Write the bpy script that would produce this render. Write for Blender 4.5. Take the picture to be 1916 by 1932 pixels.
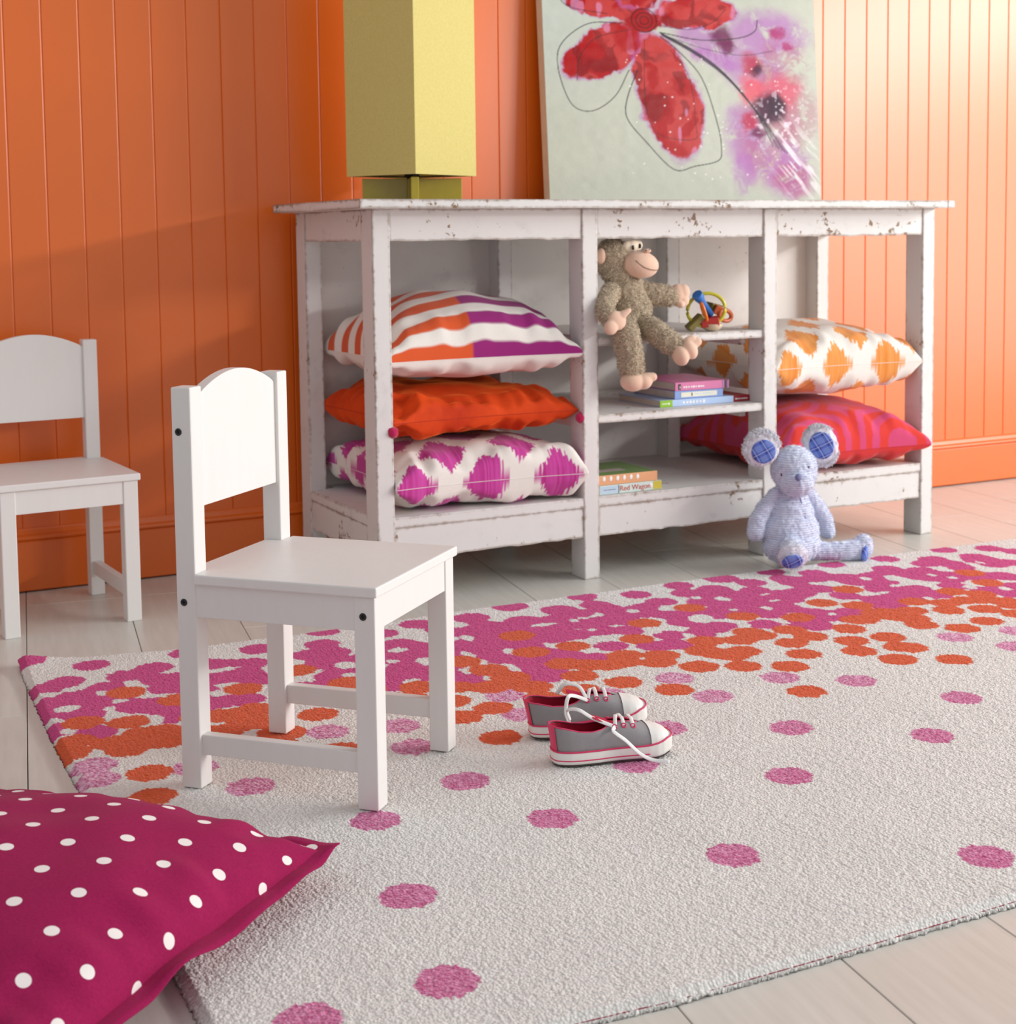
import bpy, bmesh, math, random
import numpy as np
from mathutils import Vector, Matrix

# ------------------------------------------------------------------ clear
for _o in list(bpy.data.objects):
    bpy.data.objects.remove(_o, do_unlink=True)
scene = bpy.context.scene
COL = scene.collection
random.seed(7)

# ------------------------------------------------------------------ camera
def srgb(r, g, b):
    f = lambda c: (c / 12.92 if c <= 0.04045 else ((c + 0.055) / 1.055) ** 2.4)
    return (f(r / 255.0), f(g / 255.0), f(b / 255.0), 1.0)

IMG_W, IMG_H = 1916.0, 1932.0
FOC, PX, PY = 2811.13, 1038.46, 673.17
YAW, PITCH, ROLL = 0.4905, -0.0815, -0.0102
cam_data = bpy.data.cameras.new('camera')
cam = bpy.data.objects.new('camera', cam_data)
COL.objects.link(cam)
_f = Vector((math.sin(YAW) * math.cos(PITCH), math.cos(YAW) * math.cos(PITCH), math.sin(PITCH)))
_r = Vector((math.cos(YAW), -math.sin(YAW), 0))
_u = _r.cross(_f)
_r2 = _r * math.cos(ROLL) + _u * math.sin(ROLL)
_u2 = _u * math.cos(ROLL) - _r * math.sin(ROLL)
_m = Matrix((_r2, _u2, -_f)).transposed().to_4x4()
_m.translation = Vector((-1.1233, -2.8753, 0.7741))
cam.matrix_world = _m
cam_data.sensor_fit = 'HORIZONTAL'
cam_data.sensor_width = 36.0
cam_data.lens = FOC / IMG_W * 36.0
cam_data.shift_x = (IMG_W / 2 - PX) / IMG_W
cam_data.shift_y = (PY - IMG_H / 2) / IMG_W
cam_data.clip_start = 0.05
cam_data.dof.use_dof = True
cam_data.dof.focus_distance = 2.12
cam_data.dof.aperture_fstop = 10.0
scene.camera = cam

# ------------------------------------------------------------------ world, sun, window light, exposure
world = bpy.data.worlds.new('world')
scene.world = world
world.use_nodes = True
_bg = world.node_tree.nodes['Background']
_bg.inputs['Color'].default_value = (0.945, 0.97, 1.0, 1)
_bg.inputs['Strength'].default_value = 0.60

def add_light(name, kind, loc, direction, energy, color, **kw):
    d = bpy.data.lights.new(name, kind)
    d.energy = energy
    d.color = color
    for k, v in kw.items():
        setattr(d, k, v)
    o = bpy.data.objects.new(name, d)
    COL.objects.link(o)
    o.location = loc
    o.rotation_euler = Vector(direction).to_track_quat('-Z', 'Y').to_euler()
    return o

# low daylight from the long window band high on the right-hand wall
add_light('window_band_light', 'AREA', (3.9, -3.95, 1.69), (-1.0, 0.0, -0.12), 96.0, (1.0, 0.98, 0.955),
          shape='RECTANGLE', size=1.9, size_y=0.16)
# the softer light of the tall glazing below and around it
add_light('window_light', 'AREA', (3.80, -1.8, 0.80), (-1.0, 0.2, -0.02), 52.0, (1.0, 0.985, 0.97),
          shape='RECTANGLE', size=2.4, size_y=1.4)
add_light('upper_window_light', 'AREA', (3.80, -1.8, 1.86), (-1.0, 0.2, -0.10), 80.0, (1.0, 0.985, 0.97),
          shape='RECTANGLE', size=2.4, size_y=0.62)

scene.view_settings.view_transform = 'Standard'
scene.view_settings.look = 'None'
scene.view_settings.gamma = 1.0
scene.view_settings.use_curve_mapping = False
scene.view_settings.exposure = 0.0

# ------------------------------------------------------------------ helpers: objects
def link(o, parent=None):
    COL.objects.link(o)
    if parent is not None:
        o.parent = parent
    return o

def tag(o, label=None, cat=None, group=None, kind=None):
    if label: o['label'] = label
    if cat: o['category'] = cat
    if group: o['group'] = group
    if kind: o['kind'] = kind
    return o

def empty(name, loc=(0, 0, 0), rz=0.0, label=None, cat=None, group=None):
    o = bpy.data.objects.new(name, None)
    o.empty_display_size = 0.05
    link(o)
    o.location = loc
    o.rotation_euler = (0, 0, rz)
    return tag(o, label, cat, group)

def mesh_obj(name, verts, faces, mat=None, parent=None, smooth=False):
    me = bpy.data.meshes.new(name)
    me.from_pydata([tuple(v) for v in verts], [], [tuple(f) for f in faces])
    me.update()
    if smooth:
        me.polygons.foreach_set('use_smooth', [True] * len(me.polygons))
    if mat: me.materials.append(mat)
    return link(bpy.data.objects.new(name, me), parent)

def bm_obj(name, bm, mat=None, parent=None, smooth=False):
    me = bpy.data.meshes.new(name)
    bm.normal_update()
    bm.to_mesh(me)
    bm.free()
    if smooth:
        me.polygons.foreach_set('use_smooth', [True] * len(me.polygons))
    if mat: me.materials.append(mat)
    return link(bpy.data.objects.new(name, me), parent)

def box_bm(x0, x1, y0, y1, z0, z1, bev=0.0, seg=2):
    bm = bmesh.new()
    bmesh.ops.create_cube(bm, size=1.0)
    for v in bm.verts:
        v.co = Vector((x0 + (v.co.x + .5) * (x1 - x0), y0 + (v.co.y + .5) * (y1 - y0), z0 + (v.co.z + .5) * (z1 - z0)))
    if bev > 0:
        bmesh.ops.bevel(bm, geom=list(bm.edges), offset=bev, segments=seg, profile=0.5, affect='EDGES')
    return bm

def box(name, x0, x1, y0, y1, z0, z1, mat, parent=None, bev=0.0, seg=2):
    return bm_obj(name, box_bm(x0, x1, y0, y1, z0, z1, bev, seg), mat, parent)

def copy_obj(o, parent, loc=None):
    c = o.copy()
    COL.objects.link(c)
    c.parent = parent
    if loc is not None: c.location = loc
    return c

def grid_mesh(name, P, mat=None, parent=None, color=None, uv=None, close_u=False):
    """P: (nv, nu, 3) array -> smooth quad mesh."""
    nv, nu = P.shape[:2]
    idx = np.arange(nv * nu).reshape(nv, nu)
    a = idx[:-1, :-1].ravel(); b = idx[:-1, 1:].ravel(); c = idx[1:, 1:].ravel(); d = idx[1:, :-1].ravel()
    quads = np.stack([a, b, c, d], -1)
    if close_u:
        a = idx[:-1, -1]; b = idx[:-1, 0]; c = idx[1:, 0]; d = idx[1:, -1]
        quads = np.concatenate([quads, np.stack([a, b, c, d], -1)])
    return quad_mesh(name, P.reshape(-1, 3), quads, mat, parent, color)

def quad_mesh(name, V, quads, mat=None, parent=None, color=None):
    me = bpy.data.meshes.new(name)
    n, m = len(V), len(quads)
    me.vertices.add(n)
    me.vertices.foreach_set('co', np.asarray(V, np.float32).ravel())
    me.loops.add(m * 4)
    me.loops.foreach_set('vertex_index', np.asarray(quads, np.int32).ravel())
    me.polygons.add(m)
    me.polygons.foreach_set('loop_start', np.arange(0, m * 4, 4, dtype=np.int32))
    me.polygons.foreach_set('loop_total', np.full(m, 4, np.int32))
    me.polygons.foreach_set('use_smooth', np.ones(m, bool))
    me.update(calc_edges=True)
    me.validate()
    if color is not None:
        set_color(me, color)
    if mat: me.materials.append(mat)
    return link(bpy.data.objects.new(name, me), parent)

def set_color(me, color):
    at = me.color_attributes.new('Col', 'FLOAT_COLOR', 'POINT')
    c = np.ones((len(me.vertices), 4), np.float32)
    c[:, :3] = np.asarray(color).reshape(-1, np.asarray(color).shape[-1])[:, :3]
    at.data.foreach_set('color', c.ravel())

def tube(name, pts, r, mat, parent=None, n=8, closed=False, flat=1.0, up=None):
    """tube (or ribbon when flat<1) along points; r may be a list."""
    pts = [Vector(p) for p in pts]
    N = len(pts)
    rr = r if isinstance(r, (list, tuple)) else [r] * N
    verts, faces = [], []
    ref = Vector(up) if up else Vector((0, 0, 1))
    for i, p in enumerate(pts):
        if closed:
            t = pts[(i + 1) % N] - pts[i - 1]
        else:
            t = pts[min(i + 1, N - 1)] - pts[max(i - 1, 0)]
        if t.length < 1e-9: t = Vector((1, 0, 0))
        t.normalize()
        a = t.cross(ref)
        if a.length < 1e-4: a = t.cross(Vector((1, 0.3, 0)))
        a.normalize()
        b = t.cross(a).normalized()
        for k in range(n):
            an = 2 * math.pi * k / n
            verts.append(p + a * (math.cos(an) * rr[i]) + b * (math.sin(an) * rr[i] * flat))
    for i in range(N if closed else N - 1):
        j = (i + 1) % N
        for k in range(n):
            faces.append((i * n + k, i * n + (k + 1) % n, j * n + (k + 1) % n, j * n + k))
    if not closed:
        faces.append(tuple(range(n))[::-1])
        faces.append(tuple((N - 1) * n + k for k in range(n)))
    return mesh_obj(name, verts, faces, mat, parent, smooth=True)

def spline(pts, n=40):
    """Catmull-Rom through points."""
    P = [np.array(p, float) for p in pts]
    P = [2 * P[0] - P[1]] + P + [2 * P[-1] - P[-2]]
    out = []
    segs = len(P) - 3
    for i in range(segs):
        a, b, c, d = P[i:i + 4]
        m = max(2, n // segs)
        for k in range(m):
            t = k / m
            out.append(.5 * ((2 * b) + (c - a) * t + (2 * a - 5 * b + 4 * c - d) * t * t + (3 * b - 3 * c + d - a) * t ** 3))
    out.append(P[-2])
    return out

def lathe(name, prof, mat, parent=None, n=24, axis_m=None):
    verts, faces = [], []
    for r, z in prof:
        for k in range(n):
            a = 2 * math.pi * k / n
            v = Vector((r * math.cos(a), r * math.sin(a), z))
            verts.append(axis_m @ v if axis_m is not None else v)
    m = len(prof)
    for i in range(m - 1):
        for k in range(n):
            faces.append((i * n + k, i * n + (k + 1) % n, (i + 1) * n + (k + 1) % n, (i + 1) * n + k))
    faces.append(tuple(range(n))[::-1])
    faces.append(tuple((m - 1) * n + k for k in range(n)))
    return mesh_obj(name, verts, faces, mat, parent, smooth=True)

def ellipsoid_bm(bm, c, r, rot=None, sub=3):
    M = Matrix.Translation(Vector(c)) @ (rot.to_4x4() if rot is not None else Matrix.Identity(4)) @ Matrix.Diagonal((r[0], r[1], r[2], 1))
    bmesh.ops.create_icosphere(bm, subdivisions=sub, radius=1.0, matrix=M)

def ellipsoid(name, c, r, mat, parent=None, rot=None, sub=3):
    bm = bmesh.new()
    ellipsoid_bm(bm, c, r, rot, sub)
    return bm_obj(name, bm, mat, parent, smooth=True)

def blob_mesh(prims, voxel=0.003, smooth=6):
    """union of ellipsoids ('e',c,r,rot) and tapered limbs ('c',[points],[radii]) as one continuous surface."""
    bm = bmesh.new()
    for p in prims:
        if p[0] == 'e':
            ellipsoid_bm(bm, p[1], p[2], p[3] if len(p) > 3 else None, 3)
        else:
            pts, rad = p[1], p[2]
            for i in range(len(pts) - 1):
                a, b = Vector(pts[i]), Vector(pts[i + 1])
                k = max(3, int((b - a).length / (0.25 * min(rad[i], rad[i + 1]))))
                for j in range(k + 1):
                    t = j / k
                    rr = rad[i] * (1 - t) + rad[i + 1] * t
                    ellipsoid_bm(bm, a.lerp(b, t), (rr, rr, rr), None, 2)
    me = bpy.data.meshes.new('tmp')
    bm.to_mesh(me); bm.free()
    o = bpy.data.objects.new('tmp', me)
    COL.objects.link(o)
    md = o.modifiers.new('r', 'REMESH'); md.mode = 'VOXEL'; md.voxel_size = voxel
    ms = o.modifiers.new('s', 'SMOOTH'); ms.factor = 0.5; ms.iterations = smooth
    dg = bpy.context.evaluated_depsgraph_get()
    dg.update()
    res = bpy.data.meshes.new_from_object(o.evaluated_get(dg))
    bpy.data.objects.remove(o, do_unlink=True)
    bpy.data.meshes.remove(me)
    res.polygons.foreach_set('use_smooth', [True] * len(res.polygons))
    return res

def mesh_arrays(me):
    n = len(me.vertices)
    co = np.empty(n * 3, np.float32); me.vertices.foreach_get('co', co)
    no = np.empty(n * 3, np.float32); me.vertices.foreach_get('normal', no)
    return co.reshape(-1, 3), no.reshape(-1, 3)

def fur_mesh(name, me, n, length, width, mat, parent, seed=1, mask=None, lay=0.9, curl=0.5, col=None):
    """short curled fibre strips rooted on a mesh surface."""
    rng = np.random.default_rng(seed)
    co, no = mesh_arrays(me)
    ok = np.arange(len(co)) if mask is None else np.nonzero(mask(co))[0]
    pick = rng.choice(ok, n)
    b = co[pick] + rng.normal(0, length * .12, (n, 3)); nn = no[pick]
    t = rng.normal(0, 1, (n, 3)); t -= (t * nn).sum(1, keepdims=True) * nn
    t /= np.linalg.norm(t, axis=1, keepdims=True) + 1e-9
    s = np.cross(nn, t)
    L = length * rng.uniform(.6, 1.2, (n, 1))
    p0 = b - nn * length * .2
    p1 = b + nn * L * .55 + t * L * .35 * lay
    p2 = b + nn * L * (.75 - .4 * curl) + t * L * lay
    w = width
    V = np.stack([p0 - s * w, p0 + s * w, p1 - s * w, p1 + s * w, p2 - s * w * .4, p2 + s * w * .4], 1).reshape(-1, 3)
    k = np.arange(n)[:, None] * 6
    q = np.concatenate([k + [0, 1, 3, 2], k + [2, 3, 5, 4]], 0)
    colr = None
    if col is not None:
        base = np.array(col)[None, None, :3]
        jit = rng.uniform(.72, 1.25, (n, 1, 1))
        colr = np.broadcast_to(base * jit, (n, 6, 3)).reshape(-1, 3)
    o = quad_mesh(name, V, q, mat, parent, colr)
    o['kind'] = 'stuff'
    return o

# ------------------------------------------------------------------ helpers: value noise
def vnoise(x, y, seed=0):
    x = np.asarray(x, float); y = np.asarray(y, float)
    xi = np.floor(x).astype(np.int64); yi = np.floor(y).astype(np.int64)
    fx = x - xi; fy = y - yi
    fx = fx * fx * (3 - 2 * fx); fy = fy * fy * (3 - 2 * fy)
    def h(a, b):
        n = (a * 374761393 + b * 668265263 + seed * 1442695041) & 0x7fffffff
        n = ((n ^ (n >> 13)) * 1274126177) & 0x7fffffff
        return ((n ^ (n >> 16)) & 0xffff) / 65535.0
    return (h(xi, yi) * (1 - fx) + h(xi + 1, yi) * fx) * (1 - fy) + (h(xi, yi + 1) * (1 - fx) + h(xi + 1, yi + 1) * fx) * fy

def smooth01(a, b, x):
    t = np.clip((x - a) / (b - a), 0, 1)
    return t * t * (3 - 2 * t)

# ------------------------------------------------------------------ helpers: materials
def new_mat(name):
    m = bpy.data.materials.new(name)
    m.use_nodes = True
    nt = m.node_tree
    return m, nt, nt.nodes['Principled BSDF']

def node(nt, typ, **kw):
    n = nt.nodes.new(typ)
    for k, v in kw.items():
        setattr(n, k, v)
    return n

def coords(nt, kind='Object', scale=(1, 1, 1), rot=(0, 0, 0)):
    tc = node(nt, 'ShaderNodeTexCoord')
    mp = node(nt, 'ShaderNodeMapping')
    mp.inputs['Scale'].default_value = scale
    mp.inputs['Rotation'].default_value = rot
    nt.links.new(tc.outputs[kind], mp.inputs['Vector'])
    return mp.outputs['Vector']

def noise(nt, vec, scale, detail=3.0, rough=0.5):
    n = node(nt, 'ShaderNodeTexNoise')
    n.inputs['Scale'].default_value = scale
    n.inputs['Detail'].default_value = detail
    n.inputs['Roughness'].default_value = rough
    nt.links.new(vec, n.inputs['Vector'])
    return n.outputs['Fac']

def ramp(nt, fac, stops):
    r = node(nt, 'ShaderNodeValToRGB')
    el = r.color_ramp.elements
    while len(el) > 1: el.remove(el[-1])
    for i, (p, c) in enumerate(stops):
        e = el[0] if i == 0 else el.new(p)
        e.position = p
        e.color = c if len(c) == 4 else (*c, 1)
    nt.links.new(fac, r.inputs['Fac'])
    return r.outputs['Color']

def math_n(nt, op, a, b=None, c=None):
    n = node(nt, 'ShaderNodeMath', operation=op)
    for i, v in enumerate((a, b, c)):
        if v is None: continue
        if isinstance(v, (int, float)): n.inputs[i].default_value = v
        else: nt.links.new(v, n.inputs[i])
    return n.outputs[0]

def mix_col(nt, fac, a, b, mode='MIX'):
    n = node(nt, 'ShaderNodeMix', data_type='RGBA', blend_type=mode)
    for i, v in ((0, fac), (6, a), (7, b)):
        if isinstance(v, (int, float)): n.inputs[i].default_value = v
        elif isinstance(v, tuple): n.inputs[i].default_value = v
        else: nt.links.new(v, n.inputs[i])
    return n.outputs[2]

def bump(nt, bsdf, height, strength, dist=0.002):
    b = node(nt, 'ShaderNodeBump')
    b.inputs['Strength'].default_value = strength
    b.inputs['Distance'].default_value = dist
    nt.links.new(height, b.inputs['Height'])
    nt.links.new(b.outputs['Normal'], bsdf.inputs['Normal'])

def plain(name, col, rough=0.5, var=0.06, scale=25.0, bmp=0.0, bscale=200.0, spec=0.5, sheen=0.0, coat=0.0):
    m, nt, b = new_mat(name)
    v = coords(nt)
    n1 = noise(nt, v, scale, 4)
    dark = tuple(c * (1 - var) for c in col[:3]) + (1,)
    light = tuple(min(1, c * (1 + var)) for c in col[:3]) + (1,)
    nt.links.new(ramp(nt, n1, [(0.3, dark), (0.7, light)]), b.inputs['Base Color'])
    b.inputs['Roughness'].default_value = rough
    b.inputs['Specular IOR Level'].default_value = spec
    if sheen: b.inputs['Sheen Weight'].default_value = sheen
    if coat: b.inputs['Coat Weight'].default_value = coat
    if bmp: bump(nt, b, noise(nt, v, bscale, 3), bmp)
    return m

def vcol(name, rough=0.9, sheen=0.25, bmp=0.25, bscale=700.0, dist=0.001, spec=0.3):
    m, nt, b = new_mat(name)
    at = node(nt, 'ShaderNodeVertexColor', layer_name='Col')
    v = coords(nt)
    n1 = noise(nt, v, bscale, 2)
    c = mix_col(nt, 1.0, at.outputs['Color'], ramp(nt, n1, [(0.25, (.86, .86, .86)), (0.75, (1.0, 1.0, 1.0))]), 'MULTIPLY')
    nt.links.new(c, b.inputs['Base Color'])
    b.inputs['Roughness'].default_value = rough
    b.inputs['Specular IOR Level'].default_value = spec
    b.inputs['Sheen Weight'].default_value = sheen
    bump(nt, b, n1, bmp, dist)
    return m
# ================================================================== THE ROOM
# ---- back wall: painted vertical boards
WALL_Y, WALL_R = 0.5342, -0.0031
def wall_paint(name, col):
    m, nt, b = new_mat(name)
    v = coords(nt)
    n1 = noise(nt, v, 3.0, 3)
    dark = tuple(c * .95 for c in col[:3]); light = tuple(c * 1.04 for c in col[:3])
    nt.links.new(ramp(nt, n1, [(.3, dark), (.7, light)]), b.inputs['Base Color'])
    b.inputs['Roughness'].default_value = 0.33
    b.inputs['Specular IOR Level'].default_value = 0.78
    v2 = coords(nt, scale=(60, 60, 6))
    bump(nt, b, noise(nt, v2, 2.0, 3), 0.06, 0.0008)
    return m
M_wall = wall_paint('orange_wall_paint', srgb(228, 106, 20))
M_gap = plain('dark_gap', srgb(60, 45, 35), 0.9)

wall = box('wall_back', -1.75, 3.45, 0.0022, 0.08, 0.0, 2.7, M_wall)
wall.location = (0, WALL_Y, 0); wall.rotation_euler = (0, 0, WALL_R)
tag(wall, 'orange painted board wall behind the white sideboard', 'wall', kind='structure')
GS = 0.0787
def board_mesh():
    w, t, c, z0, z1 = GS / 2 - .0001, 0.0125, 0.0026, 0.10, 2.7
    prof = [(-w, t), (-w, .0009), (-w + .0003, .0003), (-w + .0010, 0), (w - .0038, 0), (w - .0026, .0004), (w - .0006, .0016), (w, .0019), (w, t)]
    V = [(x, y, z0) for x, y in prof] + [(x, y, z1) for x, y in prof]
    n = len(prof)
    F = [(i, (i + 1) % n, n + (i + 1) % n, n + i) for i in range(n)] + [tuple(range(n))[::-1], tuple(range(n, 2 * n))]
    return V, F
_V, _F = board_mesh()
board0 = None
for i in range(-14, 51):
    x = -0.6238 + GS * (i + 0.5)
    if board0 is None:
        board0 = mesh_obj('plank', _V, _F, M_wall, wall); board0.location = (x, 0, 0)
    else:
        copy_obj(board0, wall, (x, 0, 0))

# ---- baseboard
def extrude_x(name, prof, x0, x1, mat, parent=None):
    n = len(prof)
    V = [(x0, y, z) for y, z in prof] + [(x1, y, z) for y, z in prof]
    F = [(i, n + i, n + (i + 1) % n, (i + 1) % n) for i in range(n)] + [tuple(range(n)), tuple(range(n, 2 * n))[::-1]]
    return mesh_obj(name, V, F, mat, parent)
base = extrude_x('baseboard_back', [(.010, .004), (-.0145, .004), (-.0155, .006), (-.0155, .112), (-.0135, .115), (.010, .115)], -1.75, 3.45, M_wall)
base.location = (0, WALL_Y, 0); base.rotation_euler = (0, 0, WALL_R)
tag(base, 'orange painted baseboard with moulded cap along the back wall', 'baseboard', kind='structure')
extrude_x('cap_molding', [(.010, .1155), (-.0145, .1155), (-.0185, .118), (-.0195, .121), (-.0185, .1245), (-.0145, .127), (-.0100, .1285),
                          (-.0085, .132), (-.0065, .1375), (-.0025, .141), (.0005, .1418), (.010, .1418)], -1.75, 3.45, M_wall, base)

# ---- floor: wide white planks laid a little askew of the wall
TH = math.radians(8.7)
FD = Vector((math.sin(TH), math.cos(TH), 0)); FN = Vector((math.cos(TH), -math.sin(TH), 0))
def floor_paint():
    m, nt, b = new_mat('white_floor_paint')
    oi = node(nt, 'ShaderNodeObjectInfo')
    v = coords(nt, scale=(26, 2.2, 1))
    g = noise(nt, v, 3.0, 4)
    base_c = ramp(nt, g, [(.25, srgb(204, 201, 192)), (.75, srgb(217, 214, 206))])
    tint = ramp(nt, oi.outputs['Random'], [(0, (.955, .95, .94)), (1, (1, 1, 1))])
    nt.links.new(mix_col(nt, 1.0, base_c, tint, 'MULTIPLY'), b.inputs['Base Color'])
    b.inputs['Roughness'].default_value = 0.34
    b.inputs['Specular IOR Level'].default_value = 0.45
    v2 = coords(nt, scale=(90, 4, 1))
    bump(nt, b, noise(nt, v2, 2.5, 3), 0.10, 0.0008)
    return m
M_floor = floor_paint()
floor = box('floor', -2.6, 3.9, -3.9, 0.62, -0.05, -0.012, M_gap)
tag(floor, 'white painted plank floor laid askew of the wall', 'floor', kind='structure')
PW, Q0, PL = 0.2045, 0.1212, 1.26
plank0 = None
for k in range(-12, 17):
    off = {1: 0.545}.get(k, random.Random(k).uniform(0, PL))
    qc = Q0 + PW * (k + .5)
    for j in range(-5, 3):
        s0 = j * PL + off
        c = FN * qc + FD * (s0 + PL / 2)
        a = c - FD * PL / 2; bq = c + FD * PL / 2
        if max(a.y, bq.y) < -3.8 or c.x < -2.4 or c.x > 3.7: continue
        if min(a.y, bq.y) > 0.56 or max(a.y, bq.y) > 0.62 + PL: continue
        if plank0 is None:
            plank0 = box('plank', -PW / 2 + .0007, PW / 2 - .0007, -PL / 2 + .0007, PL / 2 - .0007, -0.012, 0.0, M_floor, floor, 0.0008, 1)
            o = plank0
        else:
            o = copy_obj(plank0, floor)
        o.location = c
        o.rotation_euler = (0, 0, -TH)

# ================================================================== THE SIDEBOARD
def chipped_paint(name, col=srgb(219, 216, 213), under=srgb(122, 94, 68), edge_k=1.0, amount=0.0):
    m, nt, b = new_mat(name)
    v = coords(nt)
    geo = node(nt, 'ShaderNodeNewGeometry')
    bev = node(nt, 'ShaderNodeBevel'); bev.samples = 4
    bev.inputs['Radius'].default_value = 0.011
    dot = node(nt, 'ShaderNodeVectorMath', operation='DOT_PRODUCT')
    nt.links.new(bev.outputs['Normal'], dot.inputs[0]); nt.links.new(geo.outputs['Normal'], dot.inputs[1])
    edge = math_n(nt, 'SUBTRACT', 1.0, dot.outputs['Value'])
    fine = noise(nt, v, 60.0, 6, .7)
    coarse = noise(nt, v, 7.0, 3)
    e1 = math_n(nt, 'MULTIPLY', math_n(nt, 'POWER', edge, .6), 0.85 * edge_k)
    e2 = math_n(nt, 'ADD', e1, math_n(nt, 'MULTIPLY', math_n(nt, 'SUBTRACT', coarse, .5), 1.1))
    s = math_n(nt, 'ADD', e2, math_n(nt, 'MULTIPLY', math_n(nt, 'SUBTRACT', fine, .5), 1.5))
    chip = ramp(nt, s, [(0.28 - amount, (0, 0, 0)), (0.31 - amount, (1, 1, 1))])
    # smudges and scuffs
    sm = noise(nt, v, 16.0, 5, .6)
    paint = ramp(nt, sm, [(.22, tuple(c * .84 for c in col[:3])), (.42, col), (.8, tuple(min(1, c * 1.03) for c in col[:3]))])
    und = ramp(nt, fine, [(.3, tuple(c * .6 for c in under[:3])), (.7, tuple(c * 1.3 for c in under[:3]))])
    nt.links.new(mix_col(nt, chip, paint, und), b.inputs['Base Color'])
    b.inputs['Roughness'].default_value = 0.52
    b.inputs['Specular IOR Level'].default_value = 0.35
    h = math_n(nt, 'SUBTRACT', math_n(nt, 'MULTIPLY', noise(nt, v, 60, 3), .35), chip)
    bump(nt, b, h, 0.35, 0.0012)
    return m
M_paint = chipped_paint('chipped_white_paint')
M_paint2 = chipped_paint('white_paint_inside', srgb(226, 221, 216), edge_k=.5, amount=-.1)

sb = empty('sideboard', (0, 0, 0), 0, 'long distressed white wooden sideboard with open bays against the orange wall', 'sideboard')
WX, WY, M1, M2, R, D, H = .0391, .0634, .494, .9859, 1.5171, .4853, .85
ZR, ZS, ZB = .765, .1858, .0961
TT = .0188
def leg(x, y):
    bm = box_bm(0, WX, 0, WY, 0, H - TT, .0022, 2)
    rng = random.Random(int(x * 1000 + y * 77))
    for v in bm.verts:                       # slightly wobbly old timber
        v.co.x += rng.uniform(-.0006, .0006); v.co.y += rng.uniform(-.0006, .0006)
    o = bm_obj('leg', bm, M_paint, sb)
    o.location = (x, y, 0)
    return o
for x in (0, M1, M2, R - WX):
    leg(x, 0)
    leg(x, D - WY)
def rough_rail(name, x0, x1, y0, y1, z0, z1, axis=0, wob=.0016, mat=None, seed=0):
    """a rail whose lower edge is worn and uneven."""
    bm = bmesh.new()
    n = 22
    rng = random.Random(seed)
    rows = []
    for i in range(n + 1):
        t = i / n
        w = rng.uniform(-wob, wob) if 0 < i < n else 0
        w2 = rng.uniform(-wob, wob) * .3
        if axis == 0:
            x = x0 + (x1 - x0) * t
            rows.append([bm.verts.new(c) for c in ((x, y0, z0 + w), (x, y1, z0 + w), (x, y1, z1 + w2), (x, y0, z1 + w2))])
        else:
            y = y0 + (y1 - y0) * t
            rows.append([bm.verts.new(c) for c in ((x0, y, z0 + w), (x0, y, z1 + w2), (x1, y, z1 + w2), (x1, y, z0 + w))])
    for a, b_ in zip(rows, rows[1:]):
        for k in range(4):
            bm.faces.new((a[k], a[(k + 1) % 4], b_[(k + 1) % 4], b_[k]))
    bm.faces.new(rows[0][::-1]); bm.faces.new(rows[-1])
    bmesh.ops.recalc_face_normals(bm, faces=bm.faces)
    return bm_obj(name, bm, mat or M_paint, sb)
# front aprons under the top and rails under the bottom shelf, bay by bay
bays = ((WX, M1), (M1 + WX, M2), (M2 + WX, R - WX))
for i, (a, b_) in enumerate(bays):
    rough_rail('apron', a, b_, .003, .024, ZR, H - TT, seed=i)
    rough_rail('lower_rail', a, b_, .0035, .024, ZB, ZS - .0226, seed=10 + i)
    rough_rail('back_apron', a, b_, D - .024, D - .003, ZR, H - TT, seed=20 + i)
    rough_rail('back_rail', a, b_, D - .024, D - .003, ZB, ZS - .0226, seed=30 + i)
for x, s in ((.002, 40), (R - .024, 41)):
    rough_rail('side_apron', x, x + .022, WY, D - WY, ZR, H - TT, axis=1, seed=s)
    rough_rail('side_rail', x, x + .022, WY, D - WY, ZB, ZS - .0226, axis=1, seed=s + 5)
box('bottom_shelf', .001, R - .001, .002, D - .002, ZS - .0226, ZS, M_paint, sb, .002)
box('back_panel', .01, R - .01, D - .011, D - .003, ZS, ZR + .02, M_paint2, sb, .0008)
box('middle_shelf', M1 + WX - .002, M2 + .002, .004, D - .012, .3515, .3705, M_paint, sb, .0016)
box('upper_shelf', M1 + WX - .002, M2 + .002, .004, D - .012, .5255, .5445, M_paint, sb, .0016)
for zz in (.3515, .5255):
    for x in (M1 + WX, M2 - .016):
        box('shelf_batten', x, x + .016, WY + .01, D - WY - .01, zz - .02, zz - .0003, M_paint2, sb, .001)
rough_rail('tabletop', -.05, 1.4975, -.0659, D + .0097, H - TT, H, wob=.0007, seed=77)
box('end_batten', 1.4985, 1.5218, -.0659, D + .0097, H - TT, H - .0002, M_paint, sb, .003)

# ================================================================== CHAIRS
def chair_paint():
    m, nt, b = new_mat('white_chair_lacquer')
    v = coords(nt, scale=(1, 1, .12))
    n1 = noise(nt, v, 60.0, 3)
    nt.links.new(ramp(nt, n1, [(.3, srgb(227, 223, 219)), (.7, srgb(229, 225, 222))]), b.inputs['Base Color'])
    b.inputs['Roughness'].default_value = 0.42
    b.inputs['Specular IOR Level'].default_value = 0.4
    bump(nt, b, noise(nt, v, 300.0, 2), .04, .0006)
    return m
M_chair = chair_paint()
M_bolt = plain('black_bolt', srgb(34, 32, 34), .35)
M_hole = plain('bolt_socket_black', srgb(8, 8, 8), .7)

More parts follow.
